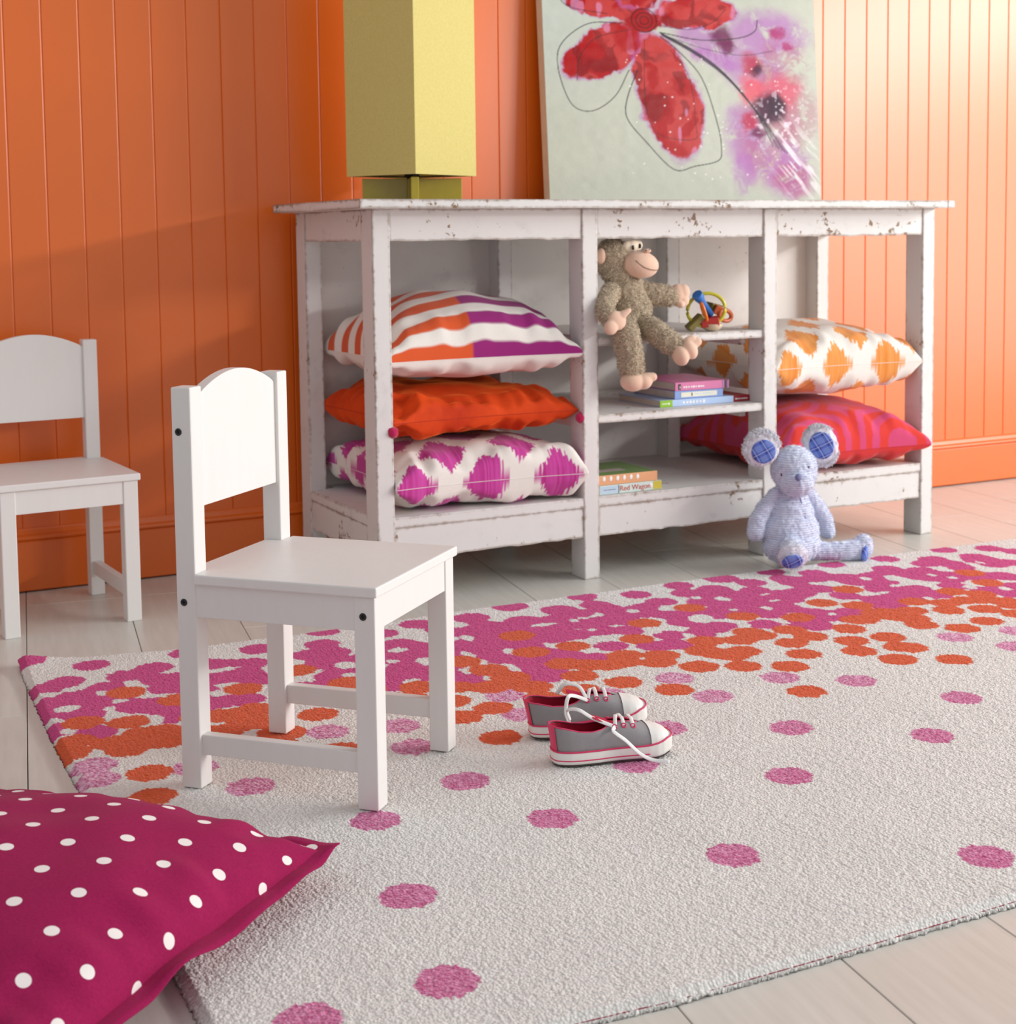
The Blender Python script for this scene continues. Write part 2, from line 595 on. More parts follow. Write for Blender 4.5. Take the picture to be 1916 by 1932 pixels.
CW, CD, CH, SH, STH, SO, PWD, PD, AH = .2684, .3005, .5595, .3029, .0142, .0049, .0297, .0303, .0465
def seat_bm():
    # notched board: wraps around the two back posts
    o2 = [(0.003, PWD + .001), (PD, PWD + .001), (PD, -SO), (CD + SO, -SO), (CD + SO, CW + SO), (PD, CW + SO), (PD, CW - PWD - .001), (0.003, CW - PWD - .001)]
    bm = bmesh.new()
    lo = [bm.verts.new((x, y, SH - STH)) for x, y in o2]
    hi = [bm.verts.new((x, y, SH)) for x, y in o2]
    bm.faces.new(hi); bm.faces.new(lo[::-1])
    n = len(o2)
    for i in range(n):
        bm.faces.new((lo[i], lo[(i + 1) % n], hi[(i + 1) % n], hi[i]))
    bmesh.ops.recalc_face_normals(bm, faces=bm.faces)
    bmesh.ops.bevel(bm, geom=list(bm.edges), offset=.0022, segments=2, profile=.5, affect='EDGES')
    return bm
def panel_bm():
    y0, y1, zb, zs, zt, x0, x1 = PWD - .0005, CW - PWD + .0005, .391, .5445, .5745, .008, PD - .0055
    top = []
    n = 28
    for i in range(n + 1):
        t = i / n
        top.append((y0 + (y1 - y0) * t, zs + (zt - zs) * math.sin(math.pi * t) ** .82))
    prof = [(y0, zb), (y1, zb)] + top[::-1]
    bm = bmesh.new()
    fr = [bm.verts.new((x1, y, z)) for y, z in prof]
    bk = [bm.verts.new((x0, y, z)) for y, z in prof]
    bm.faces.new(fr); bm.faces.new(bk[::-1])
    m = len(prof)
    for i in range(m):
        bm.faces.new((fr[i], bk[i], bk[(i + 1) % m], fr[(i + 1) % m]))
    bmesh.ops.recalc_face_normals(bm, faces=bm.faces)
    ed = [e for e in bm.edges if len(e.link_faces) == 2 and e.calc_face_angle() > .8]
    bmesh.ops.bevel(bm, geom=ed, offset=.0012, segments=2, profile=.5, affect='EDGES')
    return bm
def make_chair(loc, rz, label):
    c = empty('child_chair', loc, rz, label, 'chair', "small white wooden children's chairs")
    for y in (0, CW - PWD):
        box('back_leg', 0, PD, y, y + PWD, 0, CH, M_chair, c, .0022)
        box('front_leg', CD - PD, CD, y, y + PWD, 0, SH - STH - .0002, M_chair, c, .0018)
        ya = y + .0015 if y == 0 else y + PWD - .0175
        box('apron', PD - .001, CD - PD + .001, ya, ya + .016, SH - STH - AH, SH - STH - .0004, M_chair, c, .0008)
        ys = y + .006
        box('stretcher', PD - .001, CD - PD + .001, ys, ys + .0165, .047, .0757, M_chair, c, .0014)
    for x in (.004, CD - .0185):
        box('apron', x, x + .0165, PWD - .001, CW - PWD + .001, SH - STH - AH, SH - STH - .0004, M_chair, c, .0008)
    bm_obj('seat', seat_bm(), M_chair, c)
    bm_obj('backrest', panel_bm(), M_chair, c)
    for u, z in ((.0108, .4983), (.0115, .2622), (CD - .0172, .2620)):
        for y, s in ((0, -1), (CW, 1)):
            Mx = Matrix.Translation((u, y, z)) @ Matrix.Rotation(s * -math.pi / 2, 4, 'X')
            bo = lathe('bolt', [(.0052, -.002), (.0052, .0004), (.0047, .0011), (.0027, .0012), (.0025, .0004)], M_bolt, c, 20, Mx)
            lathe('socket', [(.0025, .0), (.0024, .0005)], M_hole, bo, 6, Mx)
    return c
make_chair((-.6293, -.8494, .0134), -.8213, "child's white wooden chair with black bolts standing on the dotted rug")
make_chair((-.7438, .4349, 0), -1.5039, "child's white wooden chair against the orange wall, cut off by the picture edge")

# ================================================================== LAMP
def lamp():
    M_shade, nt, b = new_mat('yellow_green_shade')
    v = coords(nt, scale=(1, 1, 1))
    nt.links.new(ramp(nt, noise(nt, v, 220, 2), [(.3, srgb(206, 190, 112)), (.7, srgb(213, 198, 124))]), b.inputs['Base Color'])
    b.inputs['Roughness'].default_value = .85
    bump(nt, b, noise(nt, v, 500, 2), .15, .0006)
    M_base = plain('chartreuse_lacquer', srgb(178, 158, 28), .25, coat=.4)
    M_iron = plain('black_wire', srgb(24, 22, 20), .5)
    cx, cy = .212, .287
    rz = math.atan2(.93, .37) + math.radians(2)
    L = empty('table_lamp', (cx, cy, .85), rz, 'tall square chartreuse table lamp standing on the left end of the sideboard', 'lamp')
    s, hd = .208, .147
    # square drum shade: four panels of thin card, corner towards the room
    z0, z1, th = .0605, .56, .0022
    cs = [(hd * math.cos(a), hd * math.sin(a)) for a in (math.pi, math.pi * 1.5, 0, math.pi * .5)]
    V, F = [], []
    for k, sc in ((0, 1.0), (1, 1.0 - th / s * 2)):
        for z in (z0, z1):
            V += [(x * sc, y * sc, z) for x, y in cs]
    for i in range(4):
        j = (i + 1) % 4
        F += [(i, j, 4 + j, 4 + i), (8 + j, 8 + i, 12 + i, 12 + j), (i, 8 + i, 8 + j, j), (4 + i, 4 + j, 12 + j, 12 + i)]
    sh = mesh_obj('shade', V, F, M_shade, L)
    bm = bmesh.new(); bm.from_mesh(sh.data); bmesh.ops.recalc_face_normals(bm, faces=bm.faces); bm.to_mesh(sh.data); bm.free()
    # spider wires at the foot of the shade and the socket
    for i in range(2):
        a, b_ = cs[i], cs[i + 2]
        pts = spline([(a[0] * .97, a[1] * .97, z0 + .004), (a[0] * .5, a[1] * .5, z0 + .001), (0, 0, z0 - .0015), (b_[0] * .5, b_[1] * .5, z0 + .001), (b_[0] * .97, b_[1] * .97, z0 + .004)], 16)
        tube('shade_wire', pts, .0016, M_iron, sh, 6)
    lathe('socket', [(.012, .052), (.012, .059), (.017, .0595), (.017, .105), (.013, .11)], M_iron, L, 16)
    # foot: four upright fins meeting in a cross
    bs = empty_part('base', L)
    for k in range(4):
        a = k * math.pi / 2
        o = box('fin', .011, .113, -.0085, .0085, 0, .0555, M_base, L, .0012)
        o.rotation_euler = (0, 0, a)
    box('column', -.011, .011, -.011, .011, 0, .0556, M_base, L, .001)
    return L
def empty_part(name, parent): return None
lamp()

# ================================================================== PAINTING
def painting():
    Wd, Ht, T = .856, .86, .032
    M_canvas, nt, b = new_mat('painted_canvas')
    at = node(nt, 'ShaderNodeVertexColor', layer_name='Col')
    v = coords(nt)
    nt.links.new(mix_col(nt, 1.0, at.outputs['Color'], ramp(nt, noise(nt, v, 45, 5, .65), [(.3, (.93, .93, .93)), (.7, (1, 1, 1))]), 'MULTIPLY'), b.inputs['Base Color'])
    b.inputs['Roughness'].default_value = .34
    b.inputs['Specular IOR Level'].default_value = .10
    bump(nt, b, noise(nt, v, 260, 4, .6), .28, .0012)
    M_side = plain('canvas_edge', srgb(214, 205, 186), .8, bmp=.2, bscale=600)
    lean = .068
    A = empty('canvas_painting', (.652, .475, .85), 0, 'large unframed canvas of a red flower leaning on the wall on the sideboard', 'painting')
    A.rotation_euler = (-math.atan(lean), 0, 0)
    nu = 430
    hs = np.concatenate([np.linspace(0, .54, 300), np.linspace(.545, Ht, 70)])
    a = np.linspace(0, 1, nu)
    Aa, Hh = np.meshgrid(a, hs)
    X = 1037 + 512 * Aa                      # artwork laid out in its own grid (across, up)
    Y = 373 - 764 * (Hh - .015)
    n1 = lambda s, k: vnoise(X / s, Y / s, k) - .5
    jx = X + 12 * n1(24, 1) + 6 * n1(8, 2) + 3 * n1(3.5, 6); jy = Y + 12 * n1(24, 3) + 6 * n1(8, 4) + 3 * n1(3.5, 7)
    wx = X + 26 * n1(30, 11) + 9 * n1(9, 12); wy = Y + 26 * n1(30, 13) + 9 * n1(9, 14)
    L = lambda r, g, b_: np.array(srgb(r, g, b_)[:3])
    col = np.broadcast_to(L(190, 192, 177), X.shape + (3,)).copy()
    def blend(mask, c):
        nonlocal col
        col = col * (1 - mask[..., None]) + np.asarray(c) * mask[..., None]
    blend(.6 * smooth01(.35, .7, vnoise(X / 90, Y / 60, 9)), L(184, 187, 173))
    blend(.7 * smooth01(1230, 1040, X) * smooth01(250, 20, Y), L(190, 198, 190))
    def ell(cx, cy, rx, ry, rot, soft=.18):
        c, s = math.cos(rot), math.sin(rot)
        dx, dy = jx - cx, jy - cy
        q = np.sqrt(((dx * c + dy * s) / rx) ** 2 + ((-dx * s + dy * c) / ry) ** 2)
        return 1 - smooth01(1 - soft, 1 + soft * .3, q)
    # violet and rose cloud on the right
    lilac, rose, plum, wine = L(172, 104, 176), L(166, 46, 106), L(106, 6, 72), L(60, 0, 44)
    for cx, cy, rx, ry, ro, c, w in ((1450, 30, 95, 55, 0, lilac, .75), (1420, 110, 80, 55, .4, lilac, .6), (1480, 90, 60, 60, 0, rose, .45),
            (1400, 250, 45, 90, -.1, lilac, .7), (1450, 230, 70, 130, .15, rose, .5), (1480, 310, 60, 70, 0, lilac, .7), (1490, 330, 45, 50, .2, rose, .6),
            (1330, 60, 75, 40, .5, lilac, .7), (1395, 320, 28, 50, .1, lilac, .55), (1350, 90, 60, 20, .4, lilac, .6), (1500, 190, 60, 70, 0, rose, .4)):
        m = ell(cx, cy, rx, ry, ro, .5) * smooth01(.14, .48, vnoise(wx / 22, wy / 22, int(cx)) * .6 + vnoise(wx / 5, wy / 5, int(cy)) * .4)
        blend(m * w, c)
    for cx, cy, r_, c in ((1362, 42, 22, plum), (1372, 62, 16, plum), (1415, 95, 22, L(176, 30, 70)), (1428, 105, 12, wine), (1470, 28, 14, rose), (1490, 55, 10, rose),
                          (1420, 148, 30, L(214, 84, 100)), (1475, 150, 38, L(206, 90, 110)), (1410, 215, 18, L(178, 24, 66)), (1425, 240, 14, plum)):
        blend(ell(cx, cy, r_ * 1.15, r_ * 1.2, 0, .6) * .9, c)
    blend(ell(1452, 185, 36, 38, .2, .5) * .95, wine)
    blend(ell(1468, 182, 26, 24, 0, .6) * .9, L(46, 6, 40))
    sp = smooth01(.72, .80, vnoise(X / 5.5, Y / 5.5, 31)) * ell(1475, 215, 70, 90, .4, .8)
    blend(sp * .7, L(236, 214, 228))
    sp = smooth01(.55, .75, vnoise((X - Y * .8) / 5, (X + Y) / 46, 32)) * ell(1500, 290, 55, 95, -.35, .7)
    blend(sp * .7, L(244, 240, 240))
    # petals
    red, red2, dred = L(188, 58, 56), L(168, 10, 16), L(112, 4, 12)
    def petal(cx, cy, rx, ry, ro, seed):
        blend(ell(cx, cy, rx * 1.09, ry * 1.07, ro, .14) * .8, lilac)
        m = ell(cx, cy, rx, ry, ro, .07)
        blend(m, red)
        blend(m * smooth01(.40, .62, vnoise(wx / 24, wy / 38, seed)) * .95, red2)
        blend(m * smooth01(.60, .8, vnoise(wx / 15, wy / 22, seed + 1)) * .6, dred)
        blend(m * smooth01(.80, .9, vnoise(X / 14, Y / 40, seed + 2)) * .5, L(216, 150, 190))
    petal(1140, 86, 82, 44, -.58, 41)
    petal(1255, 170, 56, 130, -.24, 51)
    petal(1150, -6, 78, 26, .12, 61)
    petal(1312, -4, 78, 36, -.12, 71)
    petal(1205, -70, 52, 70, .1, 81)
    blend(ell(1185, 50, 28, 36, .5, .3) * .8, red2)
    blend(ell(1214, 20, 30, 26, 0, .15), L(160, 8, 14))
    # drawn lines
    def line(pts, w, c=L(40, 34, 40), al=.85):
        q = np.array(spline(pts, 60))
        d = np.full(X.shape, 1e9)
        for p0, p1 in zip(q[:-1], q[1:]):
            bx = (min(p0[0], p1[0]) - 6, max(p0[0], p1[0]) + 6, min(p0[1], p1[1]) - 6, max(p0[1], p1[1]) + 6)
            sel = (X > bx[0]) & (X < bx[1]) & (Y > bx[2]) & (Y < bx[3])
            if not sel.any(): continue
            xx, yy = X[sel], Y[sel]
            dv = p1 - p0; ll = max(dv @ dv, 1e-6)
            t = np.clip(((xx - p0[0]) * dv[0] + (yy - p0[1]) * dv[1]) / ll, 0, 1)
            d[sel] = np.minimum(d[sel], np.hypot(xx - p0[0] - t * dv[0], yy - p0[1] - t * dv[1]))
        blend((1 - smooth01(w * .5, w * 1.3, d)) * al, c)
    ink = L(38, 32, 36)
    line([(1175, 28), (1115, 34), (1068, 75), (1060, 120), (1075, 180), (1095, 202), (1125, 200), (1160, 170), (1185, 120)], 1.1, ink, .8)
    line([(1190, 40), (1130, 60), (1098, 100), (1092, 145)], 1.0, ink, .6)
    line([(1200, 120), (1180, 175), (1178, 215), (1210, 260), (1260, 315), (1300, 308), (1345, 296), (1352, 270), (1346, 220), (1320, 130), (1280, 80), (1245, 50)], 1.2, ink, .85)
    line([(1215, 60), (1212, 160), (1218, 215), (1240, 248), (1300, 254), (1305, 225), (1296, 130), (1262, 75)], 1.0, ink, .6)
    for k in range(7):
        o_ = k * 2.9 - 4
        line([(1244 + k, 42 + k * 1.2), (1300 + o_, 72 + o_), (1352 + o_, 108 + o_ * 1.3), (1398 + o_ * .6, 158 + o_), (1430 + o_, 205 + o_), (1462 + o_ * 1.9, 268 + o_)], 1.15, L(34, 24, 40), (.85, .5, .8, .45, .85, .5, .35)[k])
    line([(1245, 42), (1320, 52), (1390, 44), (1425, 28), (1432, 4)], 1.3, ink, .8)
    line([(1260, 50), (1330, 70), (1400, 78), (1460, 66)], .9, ink, .6)
    line([(1240, 28), (1300, 32), (1345, 14), (1370, -14)], 1.0, ink, .6)
    line([(1150, 12), (1085, 4), (1070, -18), (1110, -40)], 1.0, ink, .7)
    for r_ in (8, 15, 23):
        line([(1216 + r_ * math.cos(t), 20 + r_ * math.sin(t)) for t in np.linspace(0, 6.3, 14)], 1.4, L(84, 6, 16), .8)
    rng = np.random.default_rng(5)
    for _ in range(70):
        cx, cy = rng.uniform(1180, 1530), rng.uniform(90, 340)
        blend((1 - smooth01(.5, 1.4, np.hypot(X - cx, Y - cy) / rng.uniform(1, 1.8))) * .8, L(244, 238, 236))
    P = np.stack([Aa * Wd, np.zeros_like(Aa) - T, Hh], -1)
    # gently uneven paint layer
    P[..., 1] -= .0006 * vnoise(X / 14, Y / 14, 90)
    face = grid_mesh('painted_face', P, M_canvas, A, color=col)
    box('stretcher_frame', 0, Wd, -T + .0012, 0, 0, Ht, M_side, A, .0015)
    return A
painting()
# ================================================================== RUG
DOT_M = [(-0.717, -0.094), (-0.620, -0.168), (-0.450, -0.177), (-0.679, -0.250), (-0.721, -0.275), (-0.581, -0.265), (-0.525, -0.242), (-0.625, -0.321), 
    (-0.534, -0.317), (-0.533, -0.374), (-0.719, -0.358), (-0.679, -0.345), (-0.662, -0.399), (-0.736, -0.413), (-0.686, -0.454), (-0.626, -0.385), 
    (-0.583, -0.445), (-0.603, -0.451), (-0.568, -0.480), (-0.563, -0.533), (-0.741, -0.503), (-0.684, -0.547), (-0.328, -0.216), (-0.412, -0.281), 
    (-0.445, -0.257), (-0.366, -0.303), (-0.435, -0.364), (-0.393, -0.359), (-0.383, -0.404), (-0.470, -0.353), (-0.488, -0.324), (-0.471, -0.492), 
    (-0.436, -0.503), (-0.509, -0.496), (-0.533, -0.482), (-0.490, -0.418), (-0.181, -0.159), (-0.213, -0.247), (-0.212, -0.309), (-0.260, -0.303), 
    (-0.219, -0.381), (-0.256, -0.370), (-0.262, -0.447), (-0.321, -0.490), (-0.280, -0.476), (-0.222, -0.420), (-0.267, -0.540), (-0.003, -0.201), 
    (-0.088, -0.232), (-0.084, -0.317), (-0.082, -0.374), (-0.061, -0.358), (-0.141, -0.394), (-0.123, -0.405), (-0.135, -0.465), (-0.138, -0.519), 
    (-0.179, -0.515), (-0.190, -0.556), (-0.125, -0.527), (-0.141, -0.351), (-0.203, -0.481), (-0.181, -0.382), (0.110, -0.216), (0.046, -0.298), 
    (0.103, -0.276), (0.221, -0.174), (0.294, -0.244), (0.190, -0.289), (0.248, -0.316), (0.128, -0.309), (0.152, -0.323), (0.090, -0.360), 
    (0.051, -0.372), (0.020, -0.388), (-0.008, -0.417), (0.042, -0.435), (0.026, -0.491), (0.083, -0.425), (0.058, -0.499), (0.195, -0.373), 
    (0.183, -0.426), (0.134, -0.432), (0.103, -0.536), (0.045, -0.575), (0.047, -0.626), (0.077, -0.624), (-0.060, -0.584), (-0.067, -0.550), 
    (0.136, -0.512), (0.026, -0.262), (-0.024, -0.374), (-0.058, -0.432), (-0.084, -0.510), (0.220, -0.165), (0.390, -0.172), (0.498, -0.214), 
    (0.619, -0.191), (0.729, -0.180), (0.112, -0.212), (0.293, -0.249), (0.193, -0.283), (0.253, -0.311), (0.380, -0.245), (0.314, -0.288), 
    (0.385, -0.289), (0.390, -0.320), (0.510, -0.293), (0.454, -0.316), (0.595, -0.256), (0.665, -0.268), (0.587, -0.339), (0.115, -0.288), 
    (0.060, -0.293), (0.066, -0.356), (0.104, -0.355), (0.017, -0.397), (0.051, -0.439), (0.085, -0.436), (0.178, -0.374), (0.173, -0.419), 
    (0.131, -0.440), (0.254, -0.356), (0.230, -0.428), (0.296, -0.368), (0.336, -0.366), (0.288, -0.426), (0.368, -0.385), (0.336, -0.454), 
    (0.435, -0.359), (0.468, -0.392), (0.460, -0.452), (0.528, -0.401), (0.548, -0.439), (0.251, -0.528), (0.150, -0.530), (0.187, -0.583), 
    (0.069, -0.536), (0.066, -0.586), (0.055, -0.640), (0.042, -0.499), (0.386, -0.520), (0.320, -0.568), (0.358, -0.584), (0.470, -0.532), 
    (-0.071, -0.586), (1.178, -0.215), (1.033, -0.197), (0.870, -0.187), (0.740, -0.188), (0.771, -0.250), (0.855, -0.257), (0.849, -0.296), 
    (0.943, -0.246), (0.914, -0.291), (0.970, -0.325), (1.112, -0.295), (1.047, -0.333), (0.668, -0.254), (0.735, -0.311), (0.616, -0.281), 
    (0.592, -0.334), (0.656, -0.305), (0.681, -0.342), (0.627, -0.387), (0.677, -0.395), (0.723, -0.390), (0.779, -0.366), (0.747, -0.415), 
    (0.843, -0.358), (0.864, -0.370), (0.797, -0.388), (0.694, -0.448), (0.968, -0.360), (1.003, -0.356), (1.020, -0.391), (0.975, -0.436), 
    (0.871, -0.445), (0.905, -0.507), (0.960, -0.496), (0.890, -0.553), (0.581, -0.413), (0.551, -0.437), (0.637, -0.435), (0.641, -0.490), 
    (0.586, -0.546), (0.727, -0.525), (0.789, -0.556), (0.657, -0.569), (0.702, -0.575), (0.665, -0.611), (0.735, -0.585), (0.506, -0.514), 
    (0.452, -0.534), (0.699, -0.472), (0.474, -0.461), (1.362, -0.210), (1.468, -0.251), (1.497, -0.311), (1.272, -0.271), (1.096, -0.327), 
    (0.973, -0.310), (0.994, -0.334), (1.226, -0.298), (1.274, -0.327), (1.371, -0.299), (1.350, -0.336), (1.371, -0.336), (1.265, -0.369), 
    (1.353, -0.386), (1.397, -0.388), (1.168, -0.346), (1.119, -0.385), (1.175, -0.396), (1.164, -0.445), (1.241, -0.424), (1.232, -0.464), 
    (1.283, -0.472), (1.288, -0.497), (1.124, -0.496), (0.976, -0.440), (1.038, -0.472), (0.943, -0.522), (0.978, -0.512), (0.913, -0.514), 
    (0.899, -0.554), (1.051, -0.536), (1.159, -0.559), (1.198, -0.572), (1.175, -0.609), (1.232, -0.560), (1.007, -0.385), (1.019, -0.527), 
    (1.133, -0.416)]
DOT_O = [(-0.600, -0.363), (-0.534, -0.447), (-0.422, -0.443), (-0.695, -0.490), (-0.632, -0.522), (-0.724, -0.574), (-0.742, -0.626), (-0.672, -0.612), 
    (-0.661, -0.651), (-0.626, -0.592), (-0.594, -0.595), (-0.601, -0.644), (-0.573, -0.630), (-0.496, -0.563), (-0.526, -0.554), (-0.482, -0.571), 
    (-0.439, -0.562), (-0.464, -0.598), (-0.509, -0.640), (-0.535, -0.637), (-0.455, -0.628), (-0.656, -0.768), (-0.674, -0.862), (-0.441, -0.695), 
    (-0.458, -0.749), (-0.307, -0.386), (-0.255, -0.500), (-0.290, -0.531), (0.131, -0.378), (0.103, -0.491), (-0.033, -0.483), (-0.012, -0.552), 
    (0.000, -0.614), (-0.054, -0.645), (0.008, -0.680), (-0.104, -0.615), (-0.143, -0.683), (-0.099, -0.748), (-0.163, -0.765), (-0.160, -0.583), 
    (-0.197, -0.630), (-0.005, -0.745), (0.119, -0.587), (-0.152, -0.882), (-0.358, -0.636), (-0.432, -0.698), (-0.385, -0.811), (-0.239, -0.547), 
    (0.131, -0.377), (0.391, -0.421), (0.533, -0.365), (0.103, -0.491), (0.189, -0.495), (0.317, -0.512), (-0.033, -0.482), (-0.014, -0.555), 
    (-0.001, -0.612), (-0.054, -0.643), (0.007, -0.679), (0.123, -0.589), (0.154, -0.617), (0.107, -0.665), (0.242, -0.594), (0.183, -0.634), 
    (0.214, -0.631), (0.299, -0.627), (0.270, -0.663), (0.422, -0.593), (0.380, -0.642), (0.394, -0.672), (0.315, -0.722), (0.154, -0.734), 
    (0.070, -0.734), (0.206, -0.812), (-0.007, -0.748), (0.911, -0.404), (0.789, -0.470), (0.839, -0.523), (0.586, -0.476), (0.675, -0.539), 
    (0.528, -0.579), (0.532, -0.609), (0.422, -0.589), (0.482, -0.615), (0.604, -0.604), (0.610, -0.663), (0.550, -0.682), (0.833, -0.592), 
    (0.773, -0.617), (0.707, -0.656), (0.840, -0.617), (0.379, -0.642), (0.442, -0.679), (0.409, -0.693), (0.525, -0.752), (0.456, -0.801), 
    (0.387, -0.757), (0.320, -0.722), (0.657, -0.726), (0.624, -0.785), (0.732, -0.739), (0.707, -0.804), (0.649, -0.861), (0.392, -0.931), 
    (0.960, -0.556), (1.245, -0.421), (1.210, -0.510), (1.088, -0.532), (1.007, -0.598), (0.826, -0.603), (0.855, -0.593), (0.903, -0.612), 
    (0.764, -0.611), (0.866, -0.662), (0.848, -0.704), (0.970, -0.646), (1.124, -0.579), (1.084, -0.614), (1.041, -0.675), (1.123, -0.647), 
    (1.112, -0.679), (1.068, -0.736), (0.976, -0.746), (0.897, -0.762), (0.719, -0.814), (0.650, -0.862), (0.735, -0.912), (0.849, -0.634), 
    (1.059, -0.600)]
DOT_P = [(-0.719, -0.698), (-0.728, -0.756), (-0.593, -0.780), (-0.546, -0.892), (-0.372, -0.725), (-0.054, -0.699), (-0.073, -0.800), (-0.265, -0.755), 
    (-0.284, -0.854), (-0.275, -1.019), (-0.053, -0.699), (0.242, -0.758), (0.095, -0.775), (0.241, -0.877), (0.401, -0.845), (0.503, -0.927), 
    (0.839, -0.802), (0.970, -0.830), (0.890, -0.906), (0.502, -0.927), (-0.544, -0.891), (-0.277, -1.023), (-0.438, -1.091), (-0.233, -1.199), 
    (-0.095, -1.412), (0.173, -1.566), (-0.487, -1.320), (-0.530, -1.524), (-0.680, -1.527), (0.130, -1.229), (0.420, -1.200), (0.258, -1.064), 
    (0.589, -1.084), (0.088, -0.970), (-0.034, -1.084), (0.244, -0.875)]
DOT_W = [(-0.581, -0.318, 0.012, 0.019), (-0.637, -0.346, 0.010, 0.015), (-0.720, -0.312, 0.022, 0.015), (-0.704, -0.405, 0.021, 0.017), 
    (-0.619, -0.406, 0.014, 0.010), (-0.647, -0.565, 0.008, 0.014), (-0.627, -0.615, 0.010, 0.012), (-0.589, -0.530, 0.011, 0.021), 
    (-0.467, -0.449, 0.014, 0.021), (-0.648, -0.488, 0.023, 0.012), (-0.413, -0.312, 0.028, 0.006), (-0.504, -0.599, 0.016, 0.006), 
    (-0.703, -0.630, 0.013, 0.020), (-0.723, -0.521, 0.013, 0.013), (0.043, -0.344, 0.011, 0.021), (0.070, -0.468, 0.012, 0.021), 
    (0.157, -0.474, 0.013, 0.022), (0.027, -0.565, 0.009, 0.027), (-0.037, -0.607, 0.007, 0.019), (-0.005, -0.441, 0.008, 0.017), 
    (-0.006, -0.504, 0.013, 0.020), (-0.223, -0.399, 0.018, 0.024), (-0.238, -0.461, 0.013, 0.017), (-0.308, -0.445, 0.010, 0.021), 
    (-0.105, -0.355, 0.019, 0.015), (-0.157, -0.547, 0.017, 0.012), (-0.089, -0.445, 0.016, 0.020), (-0.141, -0.421, 0.013, 0.009), 
    (0.069, -0.249, 0.017, 0.020), (-0.051, -0.540, 0.010, 0.019), (0.041, -0.347, 0.011, 0.021), (0.071, -0.467, 0.012, 0.019), 
    (0.030, -0.560, 0.009, 0.027), (-0.035, -0.602, 0.007, 0.019), (0.154, -0.471, 0.008, 0.025), (0.202, -0.533, 0.021, 0.015), 
    (0.280, -0.333, 0.009, 0.013), (0.277, -0.413, 0.010, 0.008), (0.419, -0.329, 0.013, 0.014), (0.486, -0.348, 0.018, 0.014), 
    (0.504, -0.452, 0.026, 0.029), (0.375, -0.471, 0.014, 0.028), (0.212, -0.332, 0.028, 0.010), (0.260, -0.631, 0.010, 0.008), 
    (0.119, -0.627, 0.013, 0.007), (0.414, -0.547, 0.011, 0.023), (0.262, -0.488, 0.030, 0.010), (0.634, -0.337, 0.014, 0.021), 
    (0.666, -0.448, 0.010, 0.018), (0.628, -0.547, 0.011, 0.021), (0.553, -0.522, 0.010, 0.024), (0.512, -0.444, 0.022, 0.026), 
    (0.592, -0.301, 0.012, 0.012), (0.601, -0.425, 0.008, 0.011), (0.742, -0.466, 0.009, 0.023), (0.568, -0.592, 0.009, 0.011), 
    (0.585, -0.639, 0.006, 0.013), (0.715, -0.612, 0.013, 0.014), (0.749, -0.553, 0.011, 0.009), (0.720, -0.404, 0.013, 0.007), 
    (1.062, -0.379, 0.017, 0.020), (1.008, -0.347, 0.010, 0.017), (0.477, -0.567, 0.017, 0.013), (1.008, -0.347, 0.011, 0.019), 
    (1.068, -0.366, 0.017, 0.018), (1.212, -0.355, 0.013, 0.014), (1.156, -0.396, 0.008, 0.012), (1.177, -0.437, 0.009, 0.012), 
    (1.339, -0.354, 0.007, 0.015), (1.098, -0.449, 0.013, 0.019), (1.025, -0.428, 0.019, 0.011), (1.071, -0.573, 0.014, 0.018), 
    (0.854, -0.624, 0.010, 0.011), (1.148, -0.521, 0.013, 0.019), (1.203, -0.569, 0.013, 0.017), (0.949, -0.465, 0.027, 0.008), 
    (1.006, -0.549, 0.010, 0.013), (1.143, -0.610, 0.008, 0.012)]
